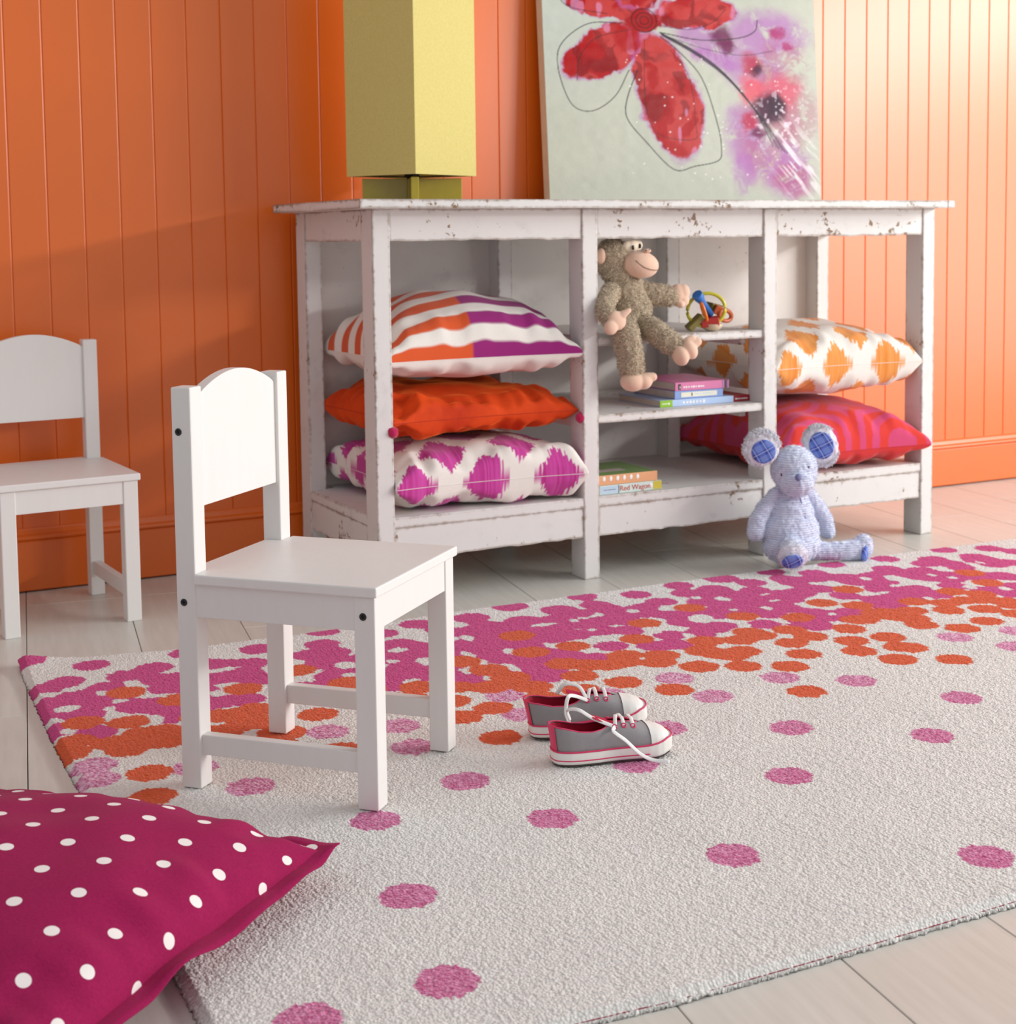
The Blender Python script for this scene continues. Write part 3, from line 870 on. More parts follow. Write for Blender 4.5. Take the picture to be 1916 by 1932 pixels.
def rug():
    z_top = .0128
    us = np.linspace(0, 1, 1000)
    n = 740
    vs = np.linspace(0, 1, n)
    vs = vs * .62 + .38 * (1 - (1 - vs) ** 1.7)          # finer rows towards the front
    U, V = np.meshgrid(us, vs)
    yl = np.array([.0, -.23, -.54, -.79, -1.395, -1.66]); xl = np.array([-.722, -.735, -.747, -.752, -.767, -.772])
    XR = 1.70
    x_left = np.interp(-(-.1 - 1.56 * V), -yl, xl)
    x = x_left + (XR - x_left) * U
    yb = np.interp(x, [-.73, -.66, -.59, -.456, -.239, .16, .59, 1.457, 1.8], [-.066, -.086, -.107, -.132, -.146, -.143, -.150, -.183, -.196])
    yf = np.interp(x, [-.78, -.44, -.34, -.14, .1, 1.8], [-1.640, -1.651, -1.660, -1.664, -1.664, -1.650])
    y = yb * (1 - V) + yf * V
    # pattern: tufted dots
    rng = np.random.default_rng(11)
    tuft = .0055
    jit = (vnoise(x / tuft, y / tuft, 1) - .5)
    jx = x + .0022 * (vnoise(x / .004, y / .0065, 2) - .5) * 2
    jy = y + .0050 * (vnoise(x / .0040, y / .012, 3) - .5) * 2
    Lc = lambda r, g, b: np.array(srgb(r, g, b)[:3])
    col = np.broadcast_to(Lc(236, 232, 227), x.shape + (3,)).copy()
    kind = np.zeros(x.shape, np.int8)
    DR = .0335
    def stamp(cx, cy, rx, ry, k):
        i = np.nonzero((jx > cx - rx) & (jx < cx + rx) & (jy > cy - ry) & (jy < cy + ry))
        q = ((jx[i] - cx) / rx) ** 2 + ((jy[i] - cy) / ry) ** 2
        s = q < 1
        kind[i[0][s], i[1][s]] = k
    for (cx, cy) in DOT_P: stamp(cx, cy, DR, DR, 3)
    def merge(dots, k, kk):                       # neighbouring dots of one colour run together
        f = np.zeros(x.shape)
        for cx, cy in dots:
            i = np.nonzero((jx > cx - .075) & (jx < cx + .075) & (jy > cy - .075) & (jy < cy + .075))
            f[i] += np.exp(-kk * ((jx[i] - cx) ** 2 + (jy[i] - cy) ** 2) / DR ** 2)
        kind[f > math.exp(-kk)] = k
    merge(DOT_M, 1, 2.4)
    for (cx, cy, a, b) in DOT_W: stamp(cx, cy, a, b, 0)
    merge(DOT_O, 2, 5.0)
    sp = rng.uniform(0, 1, x.shape) * .5 + vnoise(x / .0022, y / .004, 8) * .5
    shade = .90 + .16 * sp
    col[kind == 1] = Lc(210, 66, 136)
    col[kind == 2] = Lc(224, 90, 40)
    pk = kind == 3
    near = smooth01(-.75, -1.15, y)[..., None]
    pinkc = Lc(223, 142, 184) * (1 - near) + Lc(212, 108, 156) * near
    fleck = (sp > .56)[..., None]
    flk = np.where(fleck, Lc(236, 190, 214) * (1 - near) + Lc(226, 150, 186) * near, pinkc)
    flk = np.where((sp < .36)[..., None], Lc(200, 92, 140), flk)
    col[pk] = flk[pk]
    wh = kind == 0
    mott = .955 + .06 * vnoise(x / .05, y / .11, 21)
    col[wh] *= mott[wh][:, None]
    col *= shade[..., None]
    # pile relief: rows of loops running front to back
    row = np.abs(np.sin(np.pi * (x + .0016 * vnoise(x / .02, y / .03, 5)) / .0062))
    loop = vnoise(x / .0036, y / .0050, 6)
    z = z_top - .0022 + .0009 * row + .0014 * loop + .0010 * vnoise(x / .08, y / .08, 7)
    z -= .0009 * (vnoise(x / .0016, y / .002, 12))
    ex = np.minimum((x - x_left), (XR - x)); ey = np.minimum(yb - y, y - yf)
    e = np.minimum(ex, ey)
    z -= .0075 * (1 - smooth01(0, .009, e))
    # the far left corner lifts a little
    z += .010 * np.exp(-(((x + .72) / .05) ** 2 + ((y + .07) / .06) ** 2))
    P = np.stack([x, y, z], -1)
    # side skirt: repeat the border at floor level
    border = np.concatenate([P[0, :], P[1:, -1], P[-1, -2::-1], P[-2:0:-1, 0]])
    bcol = np.concatenate([col[0, :], col[1:, -1], col[-1, -2::-1], col[-2:0:-1, 0]])
    nv, nu = x.shape
    idx = np.arange(nv * nu).reshape(nv, nu)
    bi = np.concatenate([idx[0, :], idx[1:, -1], idx[-1, -2::-1], idx[-2:0:-1, 0]])
    low = border.copy(); low[:, 2] = np.maximum(.0046, border[:, 2] - .010)
    cen = np.array([.45, -.9, 0]); dd = low - cen; dd[:, 2] = 0
    rim = border.copy(); rim[:, 2] = border[:, 2] - .004
    out = dd / np.linalg.norm(dd, axis=1, keepdims=True)
    rim[:, :2] += out[:, :2] * .0042 * (.2 + vnoise(border[:, 0] / .004, border[:, 1] / .004, 4)[:, None])
    a = idx[:-1, :-1].ravel(); b = idx[1:, :-1].ravel(); c = idx[1:, 1:].ravel(); d = idx[:-1, 1:].ravel()
    quads = np.stack([a, b, c, d], -1)
    m = len(bi); o1 = nv * nu; o2 = o1 + m
    k = np.arange(m); k2 = (k + 1) % m
    quads = np.concatenate([quads, np.stack([bi[k], bi[k2], o1 + k2, o1 + k], -1), np.stack([o1 + k, o1 + k2, o2 + k2, o2 + k], -1)])
    Vv = np.concatenate([P.reshape(-1, 3), rim, low]); Cc = np.concatenate([col.reshape(-1, 3), bcol * .97, bcol * .9])
    mt, nt, bs = new_mat('tufted_wool_pile')
    at = node(nt, 'ShaderNodeVertexColor', layer_name='Col')
    v = coords(nt)
    vo = node(nt, 'ShaderNodeTexVoronoi', feature='F1')
    vo.inputs['Scale'].default_value = 270.0
    nt.links.new(v, vo.inputs['Vector'])
    n0 = noise(nt, v, 620, 3, .6)
    n1 = math_n(nt, 'SUBTRACT', math_n(nt, 'MULTIPLY', n0, .5), vo.outputs['Distance'])
    nt.links.new(mix_col(nt, 1.0, at.outputs['Color'], ramp(nt, vo.outputs['Distance'], [(.25, (1.03, 1.03, 1.03)), (.75, (.90, .90, .90))]), 'MULTIPLY'), bs.inputs['Base Color'])  # shade in the gaps between loops is painted into the pile colour
    bs.inputs['Roughness'].default_value = .95
    bs.inputs['Specular IOR Level'].default_value = .1
    bs.inputs['Sheen Weight'].default_value = .15
    bump(nt, bs, n1, .7, .0030)
    r = empty('dotted_rug', (0, 0, 0), 0, 'large cream rug with magenta, orange and pink tufted dots lying on the floor', 'rug')
    quad_mesh('pile', Vv, quads, mt, r, Cc)
    bk = plain('rug_backing', srgb(150, 40, 62), .9, bmp=.2)
    ring = [(-.716, -.085), (-.45, -.142), (.16, -.152), (1.69, -.196), (1.69, -1.648), (.1, -1.6635), (-.14, -1.6635), (-.34, -1.6595), (-.44, -1.6505), (-.769, -1.639), (-.745, -.55)]
    nb = len(ring)
    mesh_obj('backing', [(x_, y_, .0004) for x_, y_ in ring] + [(x_, y_, .0050) for x_, y_ in ring],
             [tuple(range(nb)), tuple(range(nb, 2 * nb))[::-1]] + [(i, nb + i, nb + (i + 1) % nb, (i + 1) % nb) for i in range(nb)], bk, r)
    return r
rug()

# ================================================================== CUSHIONS
M_cotton = vcol('printed_cotton', .82, .15, .22, 900, .0007)
def velvet():
    m, nt, b = new_mat('orange_velvet')
    v = coords(nt)
    nt.links.new(ramp(nt, noise(nt, v, 9, 4, .6), [(.3, srgb(186, 48, 10)), (.7, srgb(226, 76, 20))]), b.inputs['Base Color'])
    b.inputs['Roughness'].default_value = .75
    b.inputs['Sheen Weight'].default_value = .8
    b.inputs['Sheen Roughness'].default_value = .35
    b.inputs['Sheen Tint'].default_value = srgb(255, 130, 60)
    b.inputs['Specular IOR Level'].default_value = .2
    bump(nt, b, noise(nt, v, 650, 2), .2, .0006)
    return m
M_velvet = velvet()

def cushion_points(w, d, t, zlo, zhi, seam, sgn, n=150, seed=0, pinch=.085, wr=.006, power=.42, droop=0.0):
    s = np.linspace(-1, 1, n)
    s = np.sign(s) * (1 - (1 - np.abs(s)) ** 1.25)
    S, T = np.meshgrid(s, s)
    x = w / 2 * S * (1 - pinch * (1 - T ** 2) * np.abs(S) ** 1.6)
    y = d / 2 * T * (1 - pinch * (1 - S ** 2) * np.abs(T) ** 1.6)
    q = np.clip((1 - np.abs(S) ** 2.2) * (1 - np.abs(T) ** 2.2), 0, 1)
    h = q ** power
    # creases radiating from the corners and gathers along the seam
    rim = np.clip(1 - q * 1.6, 0, 1) * (q ** .25)
    wrk = (vnoise(S * 3 + 7, T * 3, seed) - .5) * .6
    g1 = (vnoise(S * 4 + T * 3, T * 5 - S * 3, seed + 3) - .5) * .7 + (vnoise(S * 9, T * 2.5, seed + 1) - .5) * smooth01(.35, 1, np.abs(T)) + (vnoise(S * 2.5, T * 9, seed + 2) - .5) * smooth01(.35, 1, np.abs(S))
    zc = seam + droop * (S ** 2 * T ** 2)
    if sgn > 0:
        z = zc + (t[0]) * h + (wr * wrk * h + wr * 1.5 * g1 * rim)
        lim = zhi
        over = np.maximum(z - (lim - .014), 0)
        z = np.minimum(z, lim - .014) + .014 * (1 - np.exp(-over / .014))
    else:
        z = zc - (t[1]) * h - (wr * wrk * h + wr * 1.5 * g1 * rim)
        over = np.maximum((zlo + .012) - z, 0)
        z = np.maximum(z, zlo + .012) - .0119 * (1 - np.exp(-over / .012))
    P = np.stack([x, y, z], -1)
    Q = np.stack([x, y, seam + sgn * (t[0] if sgn > 0 else t[1]) * h], -1)
    dy = np.linalg.norm(np.diff(Q, axis=0), axis=-1); dx = np.linalg.norm(np.diff(Q, axis=1), axis=-1)
    ay = np.concatenate([np.zeros((1, n)), np.cumsum(dy, 0)], 0)
    ax = np.concatenate([np.zeros((n, 1)), np.cumsum(dx, 1)], 1)
    ax -= .5 * (ax[:, n // 2] + ax[:, (n - 1) // 2])[:, None]
    ax = np.broadcast_to(ax[n // 2][None, :], ax.shape); ay = np.broadcast_to(ay[:, n // 2][:, None], ay.shape)
    return (S, T, ax, ay * sgn), P

def cushion(name, label, loc, rz, w, d, t, zlo, zhi, seam, fn_top, fn_bot, mat, seam_mat, group=None, n=150, **kw):
    c = empty(name, (loc[0], loc[1], zlo), rz, label, 'cushion', group)
    G, P = cushion_points(w, d, t, 0, zhi - zlo, seam - zlo, 1, n, **kw)
    grid_mesh('front_cover', P, mat, c, color=fn_top(G[2], G[3], G[0], G[1]) if fn_top else None)
    G2, P2 = cushion_points(w, d, t, 0, zhi - zlo, seam - zlo, -1, n, **kw)
    grid_mesh('back_cover', P2[::-1], mat, c, color=(fn_bot(G2[2], G2[3], G2[0], G2[1])[::-1] if fn_bot else None))
    ring = np.concatenate([P[0, :-1], P[:-1, -1], P[-1, :0:-1], P[:0:-1, 0]])[::3]
    tube('seam', [tuple(p) for p in ring], .0007, seam_mat, c, 6, closed=True)
    return c, P

Lc = lambda r, g, b: np.array(srgb(r, g, b)[:3])
def ikat(ca, cb, cw, ax, ay, ox=0., oy=0., seed=0, fx=.345, fy=.35):
    def f(x, y, S, T):
        col = np.broadcast_to(cw, x.shape + (3,)).copy()
        # warp threads slip: every narrow column is shifted a little along its length
        sh = (vnoise(x / .0022, y * 0 + 3, seed) - .5) * .020 + (vnoise(x / .006, y / .05, seed + 4) - .5) * .012
        yy = y + sh + oy; xx = x + ox
        for par in (0, 1):
            dx = (xx / ax + .5 * par); dx = (dx - np.round(dx)) * ax
            dy = (yy / ay + .5 * par); dy = (dy - np.round(dy)) * ay
            m = (np.abs(dx) / (ax * fx)) ** 1.15 + (np.abs(dy) / (ay * fy)) ** .95 < 1
            tone = vnoise(x / .0035, y / .09, seed + 9)[..., None]
            cc = ca * tone + cb * (1 - tone)
            col[m] = cc[m]
        return col
    return f
cream = Lc(240, 234, 226)
pink_ikat = ikat(Lc(214, 82, 172), Lc(182, 32, 128), cream, .165, .195, .012, .0, 3)
orange_ikat = ikat(Lc(238, 166, 92), Lc(226, 132, 44), cream, .150, .19, .03, .0, 13, .325, .33)
def stripes_top(x, y, S, T):
    o, pu = Lc(222, 88, 36), Lc(152, 28, 116)
    ph = (y / .074 + .045) % 1.0
    w = .035
    band = smooth01(-w, w, ph) * (1 - smooth01(.5 - w, .5 + w, ph)) + smooth01(1 - w, 1 + w, ph)
    right = smooth01(-.115, -.085, S - .03 * T)[..., None]
    ink = o * (1 - right) + pu * right
    return cream * (1 - band[..., None]) + ink * band[..., None]
plain_cream = lambda x, y, S, T: np.broadcast_to(Lc(236, 226, 218), x.shape + (3,)).copy()
def maze_top(x, y, S, T):
    pk, rd = Lc(208, 66, 112), Lc(216, 50, 40)
    col = np.broadcast_to(pk, x.shape + (3,)).copy()
    px, py = 1.25, 1.1
    dx = np.abs((S + .62) / px - np.round((S + .62) / px)) * px
    dy = np.abs((T + .1) / py - np.round((T + .1) / py)) * py
    q = (dx ** 3.2 + (dy * 1.05) ** 3.2) ** (1 / 3.2)
    m = (np.floor(q / .082) % 2) == 1
    col[m] = rd
    return col
red_plain = lambda x, y, S, T: np.broadcast_to(Lc(206, 44, 44), x.shape + (3,)).copy()

M_seam_w = plain('cream_seam', srgb(232, 226, 218), .85)
M_seam_o = plain('orange_seam', srgb(176, 44, 10), .85)
M_seam_r = plain('red_seam', srgb(190, 38, 48), .85)
M_pom = plain('magenta_pompom', srgb(190, 20, 82), .95, bmp=.8, bscale=300, sheen=.3)

cushion('ikat_cushion', 'white cushion with magenta ikat diamonds at the bottom of the left stack', (.272, .218), math.radians(-1.5), .455, .47, (.085, .066),
        ZS + .0008, .3345, .2455, pink_ikat, pink_ikat, M_cotton, M_seam_w, 'cushions stacked in the sideboard', n=165, seed=5, wr=.030, power=.29)
vc, VP = cushion('velvet_cushion', 'orange velvet cushion with magenta pompoms, middle of the left stack', (.262, .236), math.radians(1.0), .45, .45, (.066, .056),
        .3352, .4545, .383, None, None, M_velvet, M_seam_o, 'cushions stacked in the sideboard', seed=15, wr=.046, power=.31)
for p in (VP[0, 0], VP[0, -1], VP[-1, 0], VP[-1, -1]):
    s_ = 1.0
    bm = bmesh.new()
    ellipsoid_bm(bm, (p[0] * 1.012, p[1] * 1.012, p[2] - .016), (.0125, .0125, .0125), None, 3)
    rr = random.Random(3)
    for v in bm.verts: v.co += v.normal * rr.uniform(-.0012, .0014)
    bm_obj('pompom', bm, M_pom, vc, smooth=True)
cushion('striped_cushion', 'cream cushion with orange and purple stripes on top of the left stack', (.268, .228), math.radians(-1.0), .455, .455, (.140, .055),
        .4552, .70, .512, stripes_top, plain_cream, M_cotton, M_seam_w, 'cushions stacked in the sideboard', n=165, seed=25, wr=.024, power=.40)
cushion('red_cushion', 'crimson and pink patterned cushion at the bottom of the right stack', (1.258, .215), math.radians(0.5), .462, .485, (.118, .05),
        ZS + .0008, .3595, .236, maze_top, red_plain, M_cotton, M_seam_r, 'cushions stacked in the sideboard', n=150, seed=35, wr=.030, power=.36)
cushion('orange_ikat_cushion', 'white cushion with orange ikat diamonds on top of the right stack', (1.258, .232), math.radians(-1.0), .45, .46, (.10, .085),
        .3602, .60, .446, orange_ikat, orange_ikat, M_cotton, M_seam_w, 'cushions stacked in the sideboard', n=165, seed=45, wr=.026, power=.33)

# ---- polka dot floor cushion with a flanged seam
def polka():
    m, nt, b = new_mat('magenta_polka_cotton')
    uv = node(nt, 'ShaderNodeUVMap'); uv.uv_map = 'UVMap'
    sep = node(nt, 'ShaderNodeSeparateXYZ'); nt.links.new(uv.outputs['UV'], sep.inputs[0])
    def lattice(offx, offy, P, Rr):
        fx = math_n(nt, 'SUBTRACT', math_n(nt, 'FRACT', math_n(nt, 'ADD', math_n(nt, 'DIVIDE', sep.outputs[0], P), offx)), .5)
        fy = math_n(nt, 'SUBTRACT', math_n(nt, 'FRACT', math_n(nt, 'ADD', math_n(nt, 'DIVIDE', sep.outputs[1], P), offy)), .5)
        d = math_n(nt, 'SQRT', math_n(nt, 'ADD', math_n(nt, 'MULTIPLY', fx, fx), math_n(nt, 'MULTIPLY', fy, fy)))
        return math_n(nt, 'LESS_THAN', d, Rr)
    P = .062
    def hexrow(ou, ov):
        fu = math_n(nt, 'MULTIPLY', math_n(nt, 'SUBTRACT', math_n(nt, 'FRACT', math_n(nt, 'ADD', math_n(nt, 'DIVIDE', sep.outputs[0], P * 1.732), ou)), .5), P * 1.732)
        fv = math_n(nt, 'MULTIPLY', math_n(nt, 'SUBTRACT', math_n(nt, 'FRACT', math_n(nt, 'ADD', math_n(nt, 'DIVIDE', sep.outputs[1], P), ov)), .5), P)
        d = math_n(nt, 'SQRT', math_n(nt, 'ADD', math_n(nt, 'MULTIPLY', fu, fu), math_n(nt, 'MULTIPLY', fv, fv)))
        return math_n(nt, 'LESS_THAN', d, .0077)
    dots = math_n(nt, 'MAXIMUM', hexrow(.3, .4), hexrow(.8, .9))
    v = coords(nt)
    weave = noise(nt, coords(nt, scale=(1, 6, 1)), 260, 3)
    basec = ramp(nt, weave, [(.3, srgb(140, 20, 70)), (.7, srgb(164, 30, 86))])
    nt.links.new(mix_col(nt, dots, basec, srgb(240, 232, 228)), b.inputs['Base Color'])
    b.inputs['Roughness'].default_value = .9
    b.inputs['Sheen Weight'].default_value = .03
    b.inputs['Specular IOR Level'].default_value = .12
    bump(nt, b, noise(nt, v, 900, 2), .25, .0006)
    T = Vector((-.568, -1.246, 0)); e1 = Vector((-.76, -.65, 0)).normalized(); e2 = Vector((-.65, .76, 0)).normalized()
    W = .50
    cen = T + (e1 + e2) * (W / 2)
    rz = math.atan2(-e2.y, -e2.x)             # local +x runs from the back corner to the visible tip
    c = empty('polka_dot_cushion', (cen.x, cen.y, 0.0), rz, 'deep pink polka dot cushion lying at the edge of the rug', 'cushion')
    n = 190
    def build(sgn):
        (S, Tt, AX, AY), Pp = cushion_points(W, W, (.086, .055), .0, .40, .052, sgn, n, seed=61, pinch=.022, wr=.017, power=.50)
        z = Pp[..., 2]
        wob = .007 * (vnoise(S * 5, Tt * 0, 8) - .5) * np.abs(Tt) ** 6 + .007 * (vnoise(S * 0, Tt * 5, 9) - .5) * np.abs(S) ** 6
        z += wob
        lift = .0155                           # rests on the pile on one side, on the boards on the other
        z[:] = np.maximum(z, .0018)
        # local coordinates of the rug half: world x > -.77
        wx = cen.x + Pp[..., 0] * math.cos(rz) - Pp[..., 1] * math.sin(rz)
        z[:] = np.maximum(z, lift * smooth01(-.80, -.775, wx))
        return AX, np.abs(AY) - .30, Pp
    for sgn, nm in ((1, 'front_cover'), (-1, 'back_cover')):
        S, Tt, Pp = build(sgn)
        if sgn < 0: Pp = Pp[::-1]; S = S[::-1]; Tt = Tt[::-1]
        o = grid_mesh(nm, Pp, m, c)
        me = o.data
        uvl = me.uv_layers.new(name='UVMap')
        vi = np.empty(len(me.loops), np.int32); me.loops.foreach_get('vertex_index', vi)
        ang = math.radians(-15)
        xx = (S.ravel() * math.cos(ang) - Tt.ravel() * math.sin(ang))[vi]; yy = (S.ravel() * math.sin(ang) + Tt.ravel() * math.cos(ang))[vi]
        uvl.data.foreach_set('uv', np.stack([xx + yy * 0, yy], -1).astype(np.float32).ravel())
        if sgn > 0: top = Pp
    # flange: a flat welt of doubled cloth standing out from the seam
    ring = np.concatenate([top[0, :-1], top[:-1, -1], top[-1, :0:-1], top[:0:-1, 0]])
    m_ = len(ring)
    out = ring.copy(); out[:, 2] = 0
    out /= np.linalg.norm(out, axis=1, keepdims=True)
    ii = np.arange(m_)
    wv = vnoise(ii / 17., ii * 0., 4) - .5
    wid = .024 + .006 * (vnoise(ii / 23., ii * 0., 6) - .5)
    rows = []
    for k, f in enumerate((-.35, .15, .6, 1.0, 1.0, .6, .15, -.35)):
        off = .0011 if k < 4 else -.0011
        p = ring + out * (wid[:, None] * f)
        p[:, 2] = np.maximum(ring[:, 2] + off + (wv * .014 + .002) * max(f, 0), .001 if k < 4 else .0006)
        p[:, 2] = np.maximum(p[:, 2], .0168 * smooth01(-.80, -.775, cen.x + p[:, 0] * math.cos(rz) - p[:, 1] * math.sin(rz)) + off)
        rows.append(p)
    FL = np.stack(rows, 0)
    o = grid_mesh('flange', np.concatenate([FL, FL[:, :1]], 1), m, c)
    me = o.data
    uvl = me.uv_layers.new(name='UVMap')
    vi = np.empty(len(me.loops), np.int32); me.loops.foreach_get('vertex_index', vi)
    co, _n = mesh_arrays(me)
    uvl.data.foreach_set('uv', co[vi][:, :2].astype(np.float32).ravel())
    return c
polka()
# ================================================================== TOYS
M_fur_skin = plain('brown_plush', srgb(168, 150, 128), .95, var=.2, scale=60, bmp=.8, bscale=170, sheen=.2)
M_fur = vcol('brown_plush_pile', .9, .3, .1, 900)
M_suede = plain('peach_suede', srgb(226, 188, 164), .9, var=.04, bmp=.15, bscale=500, sheen=.3)
M_suede_l = plain('cream_suede', srgb(238, 222, 200), .9, var=.04, bmp=.15, bscale=500, sheen=.3)
M_black = plain('black_glass_eye', srgb(16, 12, 12), .12)
M_thread = plain('brown_thread', srgb(70, 48, 40), .8)

def rotm(ax, ang): return Matrix.Rotation(ang, 3, ax)
def from_blob(name, prims, mat, parent, voxel=.0026, smooth=5, wob=0.0, seed=0, world_off=(0, 0, 0)):
    me = blob_mesh(prims, voxel, smooth)
    co, no = mesh_arrays(me)
    if wob:
        r = (vnoise(co[:, 0] / .006 + 50 * co[:, 2], co[:, 1] / .006 + 90 * co[:, 2], seed) - .5)
        co = co + no * (r * wob)[:, None]
    co = co - np.array(world_off)
    me.vertices.foreach_set('co', co.astype(np.float32).ravel())
    me.update()
    me.name = name
    me.materials.append(mat)
    return link(bpy.data.objects.new(name, me), parent)

def monkey():
    B = (.61, .06, .5447)
    mk = empty('toy_monkey', B, 0, 'brown plush monkey with peach face sitting on the upper shelf, legs dangling', 'stuffed toy')
    prims = [
        ('e', (0.6087, 0.0620, 0.7189), (.040, .042, .047)),
        ('e', (0.6144, 0.0550, 0.6840), (.034, .034, .026)),
        ('e', (0.6372, 0.0520, 0.6408), (.047, .038, .042)),
        ('e', (0.6471, 0.0500, 0.6055), (.052, .042, .046)),
        ('e', (0.6423, 0.0460, 0.5804), (.049, .040, .036)),
        ('c', [(0.5837, 0.0300, 0.6448), (0.5470, -0.0040, 0.6164), (0.5408, -0.0200, 0.5964), (0.5468, -0.0300, 0.5853)], [.021, .0215, .020, .018]),
        ('c', [(0.6786, 0.0450, 0.6418), (0.7064, 0.0380, 0.6354), (0.7430, 0.0300, 0.6297)], [.024, .0245, .023]),
        ('c', [(0.6189, 0.0300, 0.5665), (0.5872, -0.0300, 0.5459), (0.5934, -0.0340, 0.5078), (0.5975, -0.0360, 0.4735)], [.029, .0305, .0295, .028]),
        ('c', [(0.6643, 0.0300, 0.5706), (0.6677, -0.0300, 0.5522), (0.6844, -0.0500, 0.5334), (0.6983, -0.0600, 0.5219)], [.027, .0265, .026, .023]),
    ]
    body = from_blob('body', prims, M_fur_skin, mk, .003, 6, .0045, 3, B)
    fur_mesh('fur', body.data, 17000, .0066, .00050, M_fur, mk, 4, col=srgb(214, 196, 168), lay=1.0, curl=.9)
    L = lambda p: tuple(np.array(p) - np.array(B))
    # face
    from_blob('muzzle', [('e', (0.6572, 0.0200, 0.7046), (.0445, .033, .031), rotm('Y', .12))], M_suede, mk, .002, 6, 0, 0, B)
    from_blob('eye_patch', [('e', (0.6303, 0.0300, 0.7477), (.014, .009, .0135)), ('e', (0.6415, 0.0280, 0.7485), (.016, .010, .0140)), ('e', (0.6541, 0.0300, 0.7490), (.014, .009, .0125))], M_suede_l, mk, .0016, 4, 0, 0, B)
    for q in ((0.6356, 0.0175, 0.7438), (0.6559, 0.0205, 0.7474)):
        ellipsoid('eye', L(q), (.0034, .0030, .0056), M_black, mk)
    ellipsoid('nose', L((0.6656, 0.0040, 0.7365)), (.0085, .0075, .0048), M_suede, mk)
    for q in ((0.6569, -0.0035, 0.7371), (0.6665, -0.0025, 0.7383)):
        ellipsoid('nostril', L(q), (.0022, .0016, .0012), M_thread, mk, sub=2)
    tube('mouth', [L(q) for q in ((0.6287, -0.0045, 0.7157), (0.6366, -0.0090, 0.7067), (0.6479, -0.0125, 0.6989), (0.6636, -0.0125, 0.6941), (0.6823, -0.0080, 0.6922), (0.6947, -0.0010, 0.6939))], .0007, M_thread, mk, 6)
    from_blob('ear', [('e', (0.5683, 0.0460, 0.7254), (.010, .013, .0185))], M_suede, mk, .002, 3, 0, 0, B)
    # hands: mitten with a thumb and finger folds
    from_blob('hand', [('e', (0.5561, -0.0420, 0.5837), (.024, .013, .022), rotm('Y', .5)), ('e', (0.5384, -0.0460, 0.5695), (.017, .012, .017)),
                       ('c', [(0.5692, -0.0460, 0.5966), (0.5811, -0.0500, 0.6048), (0.5844, -0.0500, 0.6066)], [.010, .0065, .0055])], M_suede, mk, .002, 11, 0, 0, B)
    from_blob('hand', [('e', (0.7614, 0.0260, 0.6342), (.021, .018, .025)), ('e', (0.7729, 0.0220, 0.6399), (.017, .015, .019)), ('e', (0.7716, 0.0220, 0.6203), (.016, .015, .016)),
                       ('c', [(0.7572, 0.0160, 0.6131), (0.7602, 0.0100, 0.6102)], [.009, .008])], M_suede, mk, .002, 10, 0, 0, B)
    # feet with a big toe
    from_blob('foot', [('e', (0.5958, -0.0440, 0.4465), (.030, .026, .0225)), ('e', (0.6188, -0.0500, 0.4467), (.021, .022, .019)),
                       ('c', [(0.6262, -0.0560, 0.4544), (0.6383, -0.0600, 0.4560)], [.0125, .0105])], M_suede, mk, .002, 9, 0, 0, B)
    from_blob('foot', [('e', (0.7014, -0.0760, 0.5017), (.018, .022, .024), rotm('Y', -.35)), ('e', (0.7225, -0.0820, 0.5145), (.017, .017, .024), rotm('Y', -.5)),
                       ('c', [(0.7306, -0.0820, 0.5276), (0.7407, -0.0840, 0.5320)], [.0125, .0115]), ('c', [(0.7182, -0.0800, 0.5347), (0.7283, -0.0820, 0.5392)], [.010, .009])], M_suede, mk, .002, 9, 0, 0, B)
    return mk
monkey()

def chenille():
    m, nt, b = new_mat('pale_blue_chenille')
    v = coords(nt)
    w = node(nt, 'ShaderNodeTexWave', wave_type='BANDS', bands_direction='Z')
    w.inputs['Scale'].default_value = 62.0; w.inputs['Distortion'].default_value = 1.2
    w.inputs['Detail'].default_value = 2.0; w.inputs['Detail Scale'].default_value = 3.0
    nt.links.new(v, w.inputs['Vector'])
    n1 = noise(nt, v, 420, 3)
    mixv = math_n(nt, 'ADD', math_n(nt, 'MULTIPLY', w.outputs['Fac'], .7), math_n(nt, 'MULTIPLY', n1, .5))
    nt.links.new(ramp(nt, mixv, [(.2, srgb(186, 195, 224)), (.75, srgb(222, 227, 243))]), b.inputs['Base Color'])
    b.inputs['Roughness'].default_value = .95
    b.inputs['Sheen Weight'].default_value = .4
    b.inputs['Specular IOR Level'].default_value = .1
    bump(nt, b, mixv, .55, .003)
    return m
M_chen = chenille()
M_chenfur = vcol('pale_blue_fluff', .95, .4, .1, 900)
M_whitefur = vcol('white_fluff', .95, .4, .1, 900)
M_fluff = plain('white_plush', srgb(228, 228, 236), .95, bmp=.6, bscale=260, sheen=.4)
